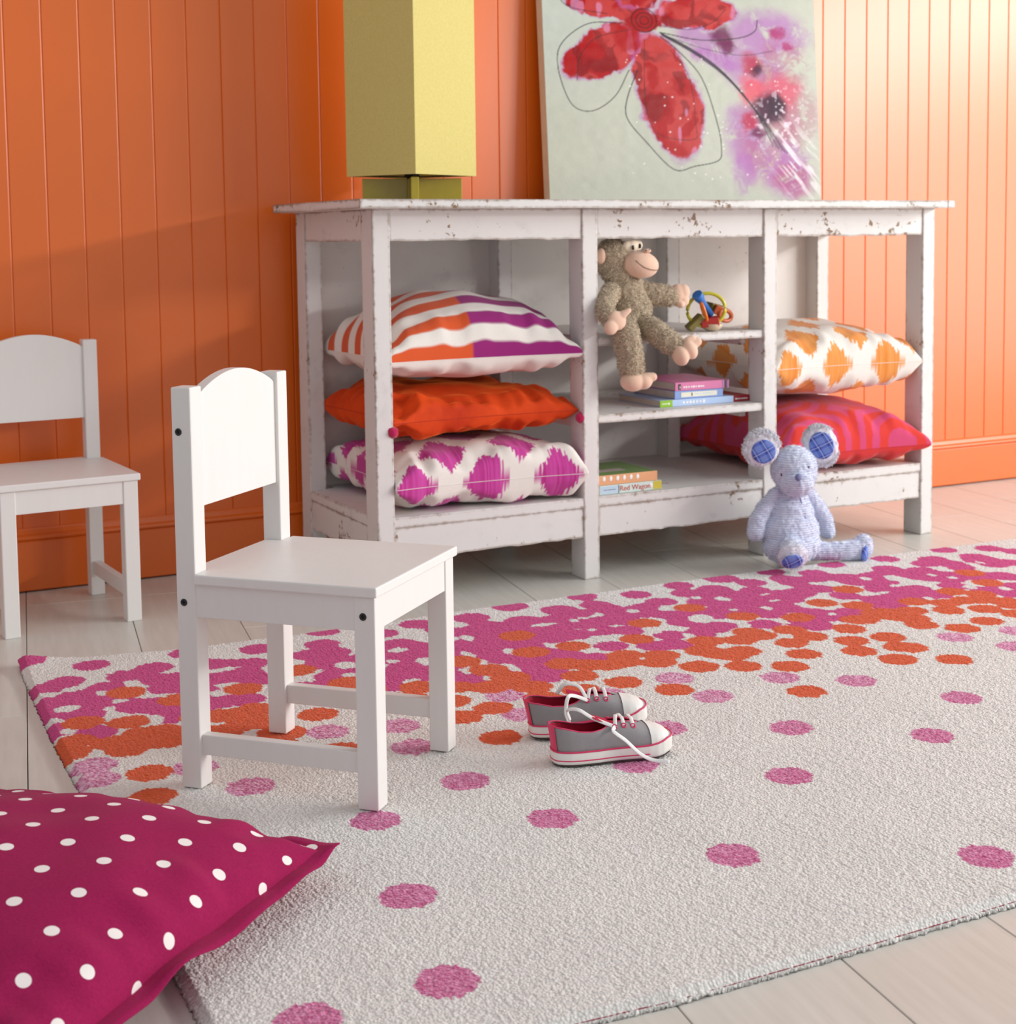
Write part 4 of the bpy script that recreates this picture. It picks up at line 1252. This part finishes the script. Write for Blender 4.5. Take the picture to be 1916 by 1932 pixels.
def plaid():
    m, nt, b = new_mat('blue_plaid_cotton')
    v = coords(nt, rot=(0, .5, 0))
    sep = node(nt, 'ShaderNodeSeparateXYZ'); nt.links.new(v, sep.inputs[0])
    def band(o, P, w, off):
        f = math_n(nt, 'FRACT', math_n(nt, 'ADD', math_n(nt, 'DIVIDE', o, P), off))
        return math_n(nt, 'LESS_THAN', f, w)
    a = band(sep.outputs[0], .026, .45, .1); c = band(sep.outputs[2], .026, .45, .3)
    s = math_n(nt, 'MULTIPLY', math_n(nt, 'ADD', a, c), .5)
    col = ramp(nt, s, [(.0, srgb(112, 136, 204)), (.5, srgb(84, 108, 190)), (1.0, srgb(54, 72, 158))])
    l1 = band(sep.outputs[0], .026, .06, .85); l2 = band(sep.outputs[2], .026, .06, .05)
    col = mix_col(nt, math_n(nt, 'MULTIPLY', math_n(nt, 'MAXIMUM', l1, l2), .7), col, srgb(190, 202, 236))
    nt.links.new(col, b.inputs['Base Color'])
    b.inputs['Roughness'].default_value = .85
    return m
M_plaid = plaid()
M_nose = plain('slate_blue_nose', srgb(112, 118, 160), .7)

def mouse():
    B = (.945, -.135, .0135)
    ms = empty('toy_mouse', B, 0, 'pale blue plush mouse with plaid ears sitting against the sideboard leg', 'stuffed toy')
    L = lambda p: tuple(np.array(p) - np.array(B))
    prims = [
        ('e', (0.9730, -0.1350, 0.2307), (.0555, .052, .055)),
        ('e', (0.9610, -0.1600, 0.2046), (.041, .041, .036)),
        ('e', (0.9814, -0.1150, 0.1597), (.040, .038, .038)),
        ('e', (0.9769, -0.1180, 0.1219), (.057, .050, .052)),
        ('e', (0.9717, -0.1250, 0.0829), (.071, .058, .060)),
        ('e', (0.9689, -0.1320, 0.0535), (.072, .060, .046)),
        ('c', [(0.9388, -0.1120, 0.1747), (0.9114, -0.1080, 0.1421), (0.8902, -0.1100, 0.1157), (0.8818, -0.1120, 0.0881)], [.015, .019, .0215, .021]),
        ('c', [(1.0339, -0.1120, 0.1661), (1.0695, -0.1040, 0.1263), (1.0893, -0.1040, 0.0948), (1.0940, -0.1060, 0.0670)], [.015, .018, .020, .0195]),
        ('c', [(0.9429, -0.1600, 0.0556), (0.9220, -0.1950, 0.0567), (0.9102, -0.2150, 0.0541)], [.029, .030, .030]),
        ('c', [(1.0193, -0.1500, 0.0377), (1.0555, -0.1680, 0.0351), (1.0917, -0.1800, 0.0353), (1.1234, -0.1860, 0.0349)], [.024, .0215, .024, .0275]),
        ('e', (1.1356, -0.1860, 0.0413), (.023, .026, .030)),
    ]
    bd = from_blob('body', prims, M_chen, ms, .0028, 4, .003, 5, B)
    fur_mesh('fluff', bd.data, 9000, .0045, .00045, M_chenfur, ms, 8, col=srgb(212, 219, 240), lay=.8, curl=.7)
    # ears: thick fluffy discs with plaid lining
    for c0, rx, rz_, tilt, ci0, irx, irz, yaw in (((0.8894, -0.1250, 0.2847), .0415, .043, .25, (0.8912, -0.1250, 0.2776), .0285, .0275, .35), ((1.0581, -0.1250, 0.2776), .0400, .0505, -.35, (1.0588, -0.1250, 0.2789), .0285, .0325, -.15)):
        rt = rotm('Z', .49 + yaw * .4) @ rotm('Y', tilt)
        rt = Matrix.Rotation(-.49 + yaw * .3, 3, 'Z') @ Matrix.Rotation(tilt, 3, 'Y')
        e = from_blob('ear', [('e', c0, (rx, .0105, rz_), rt)], M_fluff, ms, .0024, 2, .004, 9, B)
        lin = Vector(ci0) - Vector(B)
        fur_mesh('ear_fluff', e.data, 2600, .007, .0005, M_whitefur, ms, 12, col=srgb(240, 241, 248), lay=.7, curl=.4,
                 mask=lambda co, c_=lin, a_=irx, b_=irz: ((co[:, 0] - c_.x) / a_) ** 2 + ((co[:, 2] - c_.z) / b_) ** 2 > 1.6)
        nrm = rt @ Vector((0, -1, 0))
        ci = Vector(ci0) + nrm * .0110
        ellipsoid('ear_lining', L(ci), (irx, .0032, irz), M_plaid, ms, rt)
    ellipsoid('nose', L((0.9368, -0.1990, 0.2232)), (.0085, .006, .0088), M_nose, ms)
    tube('mouth', [L((0.9408, -0.1990, 0.2138)), L((0.9417, -0.1990, 0.2062)), L((0.9452, -0.1940, 0.1967))], .0009, M_nose, ms, 6)
    for q in ((0.9065, -0.1760, 0.2286), (0.9770, -0.1840, 0.2404)):
        ellipsoid('eye', L(q), (.0022, .002, .0042), M_black, ms, sub=2)
    # foot soles
    r1 = Matrix.Rotation(-.35, 3, 'Z') @ Matrix.Rotation(.35, 3, 'X')
    ft = from_blob('foot', [('e', (0.9049, -0.2220, 0.0504), (.034, .022, .032), r1)], M_fluff, ms, .0024, 3, .003, 2, B)
    fur_mesh('foot_fluff', ft.data, 900, .006, .0005, M_whitefur, ms, 17, col=srgb(226, 230, 244), lay=.7, curl=.4)
    ellipsoid('sole', L((0.8886, -0.2410, 0.0431)), (.0245, .0045, .0175), M_plaid, ms, r1)
    r2 = Matrix.Rotation(.75, 3, 'Z') @ Matrix.Rotation(.1, 3, 'X')
    ellipsoid('sole', L((1.1250, -0.2040, 0.0283)), (.0205, .0085, .0205), M_plaid, ms, r2)
    # belly seam
    tube('belly_seam', [L(q) for q in ((0.9767, -0.1520, 0.1715), (0.9793, -0.1580, 0.1473), (0.9811, -0.1680, 0.1200), (0.9817, -0.1780, 0.0910), (0.9778, -0.1840, 0.0676), (0.9725, -0.1840, 0.0453))], .0011, M_nose, ms, 6)
    return ms
mouse()

# ---- baby rattle on the upper shelf
def rattle():
    Z0 = .5447
    B = (.84, .03, Z0)
    L = lambda p: tuple(np.array(p) - np.array(B))
    mp = lambda n, r, g, b_: plain(n, srgb(r, g, b_), .35, .03, coat=.2)
    Y_, BL, OR, RD, BR, OL, BE = mp('lime_plastic', 196, 188, 30), mp('blue_plastic', 44, 112, 190), mp('orange_plastic', 230, 118, 24), mp('red_plastic', 182, 40, 34), mp('rust_plastic', 196, 92, 46), mp('olive_plastic', 112, 98, 30), mp('beige_plastic', 206, 184, 156)
    t = empty('baby_rattle', B, 0, 'colourful plastic baby rattle with lime ring beside the monkey', 'rattle')
    def ring(nm, c, rx, rz_, ry, mat, tilt, yaw, rr, k=36):
        R_ = Matrix.Rotation(yaw, 3, 'Z') @ Matrix.Rotation(tilt, 3, 'Y')
        pts = [Vector(L(c)) + R_ @ Vector((rx * math.cos(a), ry * math.cos(a), rz_ * math.sin(a))) for a in [2 * math.pi * i / k for i in range(k)]]
        return tube(nm, pts, rr, mat, t, 10, closed=True)
    ring('lime_ring', (0.8428, 0.0300, 0.5959), .0455, .0385, 0, Y_, -.15, -.35, .0042)
    # blue peg with a flared head
    a, b_ = Vector(L((0.8111, 0.0200, 0.6321))), Vector(L((0.8618, 0.0400, 0.5839)))
    M = Matrix.Translation(a) @ (b_ - a).to_track_quat('Z', 'Y').to_matrix().to_4x4()
    ln = (b_ - a).length
    lathe('blue_peg', [(.0118, -.0022), (.0126, -.0020), (.0128, -.0012), (.0128, -.0010), (.0122, .012), (.0095, .020), (.0083, .028), (.0082, ln)], BL, t, 20, M)
    ring('orange_ring', (0.8282, 0.0180, 0.5922), .0065, .0225, .009, OR, -.45, .3, .0036)
    def blk(nm, c, sx, sy, sz, mat, rot):
        o = bm_obj(nm, box_bm(-sx, sx, -sy, sy, -sz, sz, .0025, 3), mat, t)
        o.location = L(c); o.rotation_euler = rot
        return o
    blk('red_block', (0.8521, 0.0300, 0.5675), .0215, .015, .010, RD, (0.15, -.12, -.5))
    blk('olive_block', (0.8135, 0.0350, 0.5671), .0235, .011, .0075, OL, (.2, -.72, -.2))
    blk('dark_block', (0.8840, 0.0600, 0.5989), .020, .012, .010, OL, (.2, .2, .3))
    blk('rust_block', (0.8860, 0.0450, 0.5931), .012, .012, .011, BR, (.2, .45, -.2))
    ring('rust_link', (0.9034, 0.0400, 0.5801), .0185, .0125, .010, BR, .35, -.3, .0052)
    lathe('beige_cup', [(.004, .0002), (.014, .002), (.0225, .008), (.0265, .0165), (.0245, .0175)], BE, t, 24, Matrix.Translation((L((0.8621, 0.0350, 0.5497))[0], L((0.8621, 0.0350, 0.5497))[1], 0)))
    return t
rattle()

# ================================================================== BOOKS
M_pages = plain('paper_pages', srgb(214, 204, 190), .9, bmp=.4, bscale=400)
def book(label, x0, y0, z0, ln, dp, th, cover, spine, rz=0.0, group=None, extra=()):
    """lying flat, spine towards the room."""
    b = empty('book', (x0, y0, z0), rz, label, 'book', group)
    t = .0014
    box('page_block', .002, ln - .002, .0025, dp - .003, t, th - t, M_pages, b)
    box('cover', 0, ln, 0, dp, 0, t, cover, b, .0004, 1)
    box('cover', 0, ln, 0, dp, th - t, th, cover, b, .0004, 1)
    bm = bmesh.new()
    sp = box('spine', 0, ln, -.0018, .0012, 0.0001, th - .0001, spine, b, .0009, 2)
    for nm, a0, a1, c0, c1, mt in extra:
        box(nm, a0 * ln, a1 * ln, -.0022, -.0012, c0 * th, c1 * th, mt, sp)
    return b, sp
def marks(sp, ln, th, a0, a1, c, n, mat, h=.28):
    """a line of small printed strokes, too small to read."""
    rr = random.Random(n)
    for i in range(n):
        f = a0 + (a1 - a0) * i / n
        w = (a1 - a0) / n * rr.uniform(.5, .85)
        hh = h * rr.uniform(.55, 1.0)
        box('print_mark', f * ln, (f + w) * ln, -.0023, -.0015, (c - hh / 2) * th, (c + hh / 2) * th, mat, sp)
Pm = lambda n, r, g, b_: plain(n, srgb(r, g, b_), .4, .03)
C_pink, C_blue, C_lblue, C_green, C_red = Pm('pink_cover', 214, 120, 166), Pm('blue_cover', 132, 158, 214), Pm('pale_blue_cover', 176, 200, 234), Pm('lime_print', 140, 190, 20), Pm('crimson_cover', 158, 12, 34)
C_cream, C_white, C_grey = Pm('cream_print', 228, 226, 206), Pm('white_print', 240, 238, 236), Pm('charcoal_print', 52, 44, 48)
C_violet, C_sage, C_peach, C_sky, C_yel = Pm('violet_print', 150, 110, 170), Pm('sage_green_cover', 112, 142, 84), Pm('peach_cover', 226, 166, 120), Pm('sky_print', 186, 208, 226), Pm('mustard_print', 206, 190, 66)
C_mint = Pm('mint_cover', 206, 222, 216)
MZ = .3707
g1 = 'picture books on the middle shelf'
rb, sp = book('small crimson book squeezed between the pale blue book and the sideboard post', .9365, .056, MZ, .048, .14, .0150, C_red, C_red, 0.0, g1)
marks(sp, .048, .015, .12, .9, .48, 6, C_white, .25)
b1, sp = book('pale blue picture book with a lime green spine end on the middle shelf', .7255, .0500, MZ, .2075, .19, .0160, C_lblue, C_lblue, .0, g1, (('lime_end', 0, .165, .02, .98, C_green),))
marks(sp, .2075, .016, .30, .62, .52, 7, C_white, .5)
marks(sp, .2075, .016, .03, .13, .5, 4, C_white, .3)
b2, sp = book('blue picture book with a cream title strip on the middle shelf', .7685, .054, MZ + .0162, .137, .185, .0195, C_blue, C_blue, .0, g1, (('title_strip', .13, .87, .2, .78, C_cream),))
marks(sp, .137, .0195, .34, .38, .5, 1, C_grey, .4)
marks(sp, .137, .0195, .42, .8, .52, 8, C_sky, .18)
b3, sp = book('pink picture book on top of the middle shelf stack', .7685, .0520, MZ + .0359, .152, .19, .0195, C_pink, C_pink, -.01, g1, (('grey_motif', .055, .105, .12, .82, C_grey), ('white_figure', .075, .10, .25, .6, C_white), ('violet_bar', .87, .89, .0, 1.0, C_violet), ('grey_bar', .91, .955, .0, 1.0, C_grey), ('violet_bar', .965, .985, 0, 1, C_violet)))
marks(sp, .152, .0195, .15, .55, .42, 9, C_white, .26)

g2 = 'picture books on the bottom shelf'
bz = ZS + .0006
w1, sp = book('mint picture book titled Red Wagon on the bottom shelf', .542, .016, bz, .1655, .18, .0205, C_mint, C_mint, 0.0, g2, (('sky_panel', .02, .295, .10, .9, C_sky), ('divider', .296, .308, .05, .95, C_grey), ('mustard_end', .86, .995, .06, .97, C_yel)))
marks(sp, .1655, .0205, .06, .26, .5, 9, C_grey, .10)
def lettering(text, size, mat, parent, loc, italic=.0):
    cu = bpy.data.curves.new('lettering', 'FONT')
    cu.body = text; cu.size = size; cu.extrude = .0003; cu.shear = italic
    o = bpy.data.objects.new('lettering', cu)
    COL.objects.link(o)
    dg = bpy.context.evaluated_depsgraph_get(); dg.update()
    me = bpy.data.meshes.new_from_object(o.evaluated_get(dg))
    bpy.data.objects.remove(o, do_unlink=True)
    me.name = 'lettering'
    me.materials.clear(); me.materials.append(mat)
    t = link(bpy.data.objects.new('lettering', me), parent)
    t.location = loc; t.rotation_euler = (math.pi / 2, 0, 0)
    return t
C_letter = Pm('red_lettering', 196, 84, 70)
lettering('Red Wagon', .0172, C_letter, sp, (.0525, -.0021, .0052))
ellipsoid('print_figure', (.136, -.0015, .011), (.0055, .0008, .006), C_white, sp, sub=2)
w2, sp = book('peach and sage green picture book lying on the bottom shelf', .535, .018, bz + .0208, .162, .17, .0225, C_sage, C_peach, .0, g2)
for i in range(6):
    f = .0195 + i * .0178
    ellipsoid('print_figure', (f, -.0019, .0145 - i * .0002), (.0042, .0006, .0062), C_white, sp, sub=2)
box('cover_title', .026, .105, .045, .075, .0222, .0228, Pm('mauve_print', 176, 160, 160), w2)

# ================================================================== SHOES
M_canvas_g = plain('grey_canvas', srgb(148, 144, 146), .9, bmp=.35, bscale=900)
M_rubber = plain('white_rubber', srgb(232, 229, 224), .45)
M_pinkr = plain('hot_pink_rubber', srgb(216, 52, 100), .5)
M_lining = plain('crimson_lining', srgb(176, 16, 56), .9, bmp=.2, bscale=700)
M_lace = plain('white_lace', srgb(240, 238, 236), .85, bmp=.4, bscale=900)
M_sole = plain('dark_outsole', srgb(70, 62, 58), .8)
def shoe(label, loc, rz, pitch=0.0, roll=0.0, lace_side=-1, long_lace=None):
    s = empty('sneaker', loc, 0, label, 'shoe', "pair of children's sneakers")
    s.rotation_euler = (roll, pitch, rz)
    Ln = .178
    tt = np.array([0, .008, .025, .06, .12, .2, .3, .4, .5, .6, .7, .78, .85, .91, .955, .982, .995, 1.0])
    ww = np.array([0, .0080, .0140, .0195, .0232, .0250, .0255, .0258, .0270, .0290, .0312, .0318, .0302, .0262, .0205, .0140, .0078, 0])
    asym = lambda t: .004 * np.sin(np.pi * np.clip((t - .35) / .65, 0, 1))      # toe swings inward
    wf = lambda t: np.interp(t, tt, ww)
    ts = np.unique(np.concatenate([1 - np.cos(np.linspace(0, math.pi / 2, 14)) , np.linspace(.1, .9, 40), np.sin(np.linspace(0, math.pi / 2, 30))]))
    ts = ts[(ts >= 0) & (ts <= 1)]
    def outline(off, t):
        return wf(t) + off * np.minimum(1, wf(t) / .006)
    # rubber sole band (foxing)
    def ringpts(off, z, toe_up=0.0):
        P = []
        for sg, arr in ((-1, ts), (1, ts[::-1])):
            for t in arr:
                x = t * Ln + off * (2 * t - 1) * (1 if (t < .05 or t > .95) else .0)
                P.append((x, sg * outline(off, t) + asym(t), z + toe_up * smooth01(.72, 1, t) + .004 * smooth01(.8, 1, t) ** 2))
        return np.array(P)
    prof = [(-.0008, .0030), (.0018, .0034), (.0026, .0065), (.0026, .0185), (.0020, .0210), (.0004, .0213), (-.003, .0208)]
    rows = [ringpts(o_, z_, .0045 * (z_ / .021)) for o_, z_ in prof]
    G = np.stack(rows, 0)
    G = np.concatenate([G, G[:, :1]], 1)
    sole = grid_mesh('rubber_sole', G, M_rubber, s)
    # outsole
    o0, o1 = ringpts(.0005, .0005), ringpts(.0016, .0036)
    m_ = len(o0)
    mesh_obj('outsole', list(o0) + list(o1), [tuple(range(m_))[::-1], tuple(range(m_, 2 * m_))] + [(i, (i + 1) % m_, m_ + (i + 1) % m_, m_ + i) for i in range(m_)], M_sole, s)
    # pink foxing lines
    pip = ringpts(.0021, .0212, .0045)
    tube('pink_piping', [tuple(p) for p in pip], .0013, M_pinkr, s, 6, closed=True)
    st = [tuple(p) for p, t in zip(ringpts(.0024, .0088, .0015), np.concatenate([ts, ts[::-1]])) if t < .79]
    half = len(ts[ts < .79])
    tube('pink_stripe', st[half:] + st[:half], .0010, M_pinkr, s, 6)
    # upper
    hz_t = np.array([0, .1, .2, .3, .4, .48, .56, .64, .72, .8, .88, .95, 1.0]); hz = np.array([.040, .036, .0305, .0285, .0300, .0345, .0355, .0335, .0295, .0250, .0200, .0135, .004])
    gp_t = np.array([0, .03, .1, .2, .3, .38, .45, .52, .62, .70, .76, 1]); gp_r = np.array([.93, .92, .88, .86, .84, .74, .52, .36, .26, .16, 0, 0])
    z0 = .0185
    def surf(t, ph, off=0.0):
        w = np.maximum(wf(t) + off * np.minimum(1, wf(t) / .005), 0); g = w * np.interp(t, gp_t, gp_r); h = np.interp(t, hz_t, hz) + off
        y = g + (w - g) * np.cos(ph) ** .75
        z = z0 + .0045 * smooth01(.72, 1, t) + h * np.sin(ph) ** .95
        x = t * Ln + off * np.where(t < .06, -1, 0) - .006 * (1 - t) ** 10 * np.sin(ph)
        return x, y, z
    def half_shell(t0, t1, off, n=46, k=13, p0=0.0, p1=math.pi / 2):
        t = t0 + (t1 - t0) * (np.linspace(0, 1, n) ** 1.25 if t0 < .01 else 1 - (1 - np.linspace(0, 1, n)) ** 1.3)
        ph = np.linspace(p0, p1, k)
        Tm, Pm_ = np.meshgrid(t, ph)
        x, y, z = surf(Tm, Pm_, off)
        a = np.stack([x, y + asym(Tm), z], -1); b_ = np.stack([x, -y + asym(Tm), z], -1)
        return a, b_
    def two(name, a, b_, mat):
        n1 = a.shape[0] * a.shape[1]
        def q(sh, o_, flip):
            idx = np.arange(sh[0] * sh[1]).reshape(sh[:2]) + o_
            c = [idx[:-1, :-1].ravel(), idx[:-1, 1:].ravel(), idx[1:, 1:].ravel(), idx[1:, :-1].ravel()]
            if flip: c = c[::-1]
            return np.stack(c, -1)
        return quad_mesh(name, np.concatenate([a.reshape(-1, 3), b_.reshape(-1, 3)]), np.concatenate([q(a.shape, 0, True), q(b_.shape, n1, False)]), mat, s)
    a, b_ = half_shell(0, .86, 0.0)
    two('canvas_upper', a, b_, M_canvas_g)
    la, lb_ = half_shell(.004, .80, -.0016)
    two('lining', la, lb_, M_lining)
    ca, cb = half_shell(.795, 1.0, .0011, 26)
    two('toe_cap', ca, cb, M_rubber)
    ha, hb = half_shell(0.0, .024, .0012, 10)
    two('heel_strip', ha, hb, M_pinkr)
    # edge binding round the opening
    rim = [tuple(p) for p in a[-1]][::-1]; rim2 = [tuple(p) for p in b_[-1]]
    kmax = int(np.searchsorted(.86 * np.linspace(0, 1, 46) ** 1.25, .74))
    rr_ = [tuple(p) for p in a[-1][:kmax]][::-1] + [tuple(p) for p in b_[-1][1:kmax]]
    tube('binding', rr_, .0011, M_pinkr, s, 6)
    # insole and tongue
    ins = ringpts(-.0035, .0195)
    mesh_obj('insole', list(ins), [tuple(range(len(ins)))], M_lining, s)
    tg = []
    for t in np.linspace(.33, .76, 14):
        zz = z0 + np.interp(t, [.33, .42, .5, .6, .76], [.047, .041, .0335, .0315, .024]); xo = t * Ln
        wv = np.interp(t, [.33, .36, .5, .76], [.008, .0125, .013, .009])
        tg.append([(xo, asym(t) + wv * k, zz - .003 * k * k) for k in np.linspace(-1, 1, 7)])
    grid_mesh('tongue', np.array(tg), M_lining, s)
    # eyelets and laces
    eye = {}
    for i, t in enumerate((.50, .58, .66)):
        for sg in (-1, 1):
            x, y, z = surf(np.array(t), np.array(1.12), .0004)
            c = Vector((float(x), sg * float(y) + float(asym(t)), float(z)))
            eye[(i, sg)] = c
            nrm = Vector((0, sg * .75, .66))
            u = nrm.cross(Vector((1, 0, 0))).normalized()
            tube('eyelet', [c + (Vector((1, 0, 0)) * math.cos(k) + u * math.sin(k)) * .0032 for k in [2 * math.pi * q / 14 for q in range(14)]], .0011, M_pinkr, s, 6, closed=True)
    for i in (1, 2):
        a_, c_ = eye[(i, -1)], eye[(i, 1)]
        mid = (a_ + c_) / 2 + Vector((0, 0, .0085))
        tube('lace', spline([a_, a_.lerp(mid, .5) + Vector((0, 0, .004)), mid, c_.lerp(mid, .5) + Vector((0, 0, .004)), c_], 24), .0028, M_lace, s, 8, flat=.22)
    a_, c_ = eye[(1, 1)], eye[(0, -1)]
    tube('lace', spline([a_, a_.lerp(c_, .5) + Vector((0, 0, .010)), c_], 16), .0028, M_lace, s, 8, flat=.22)
    if long_lace:
        for pts in long_lace:
            tube('lace', spline([eye[(0, -1)] if pts[0] == 'e' else Vector(pts[0])] + [Vector(p) for p in pts[1:]], 48), .0030, M_lace, s, 8, flat=.22, up=(0.2, -.8, .55))
    return s
RUGZ = .0138
shoe('grey canvas sneaker with pink trim, nearest the camera on the rug', (-.138, -1.024, RUGZ), math.radians(-12.0), 0, 0, -1,
     [['e', (.083, -.030, .048), (.100, -.034, .034), (.120, -.0365, .014), (.138, -.042, .004), (.160, -.052, .0022)],
      ['e', (.060, -.006, .062), (.040, .002, .074), (.028, .016, .070), (.034, .024, .052)]])
shoe('grey canvas sneaker with pink trim, tipped up behind its pair', (-.112, -.905, RUGZ + .001), math.radians(-21.0), math.radians(-4.5), math.radians(2), -1,
     [['e', (.070, -.024, .062), (.058, -.036, .066), (.052, -.042, .046), (.056, -.043, .026)],
      ['e', (.080, .004, .066), (.060, .010, .070), (.046, .012, .056)]])
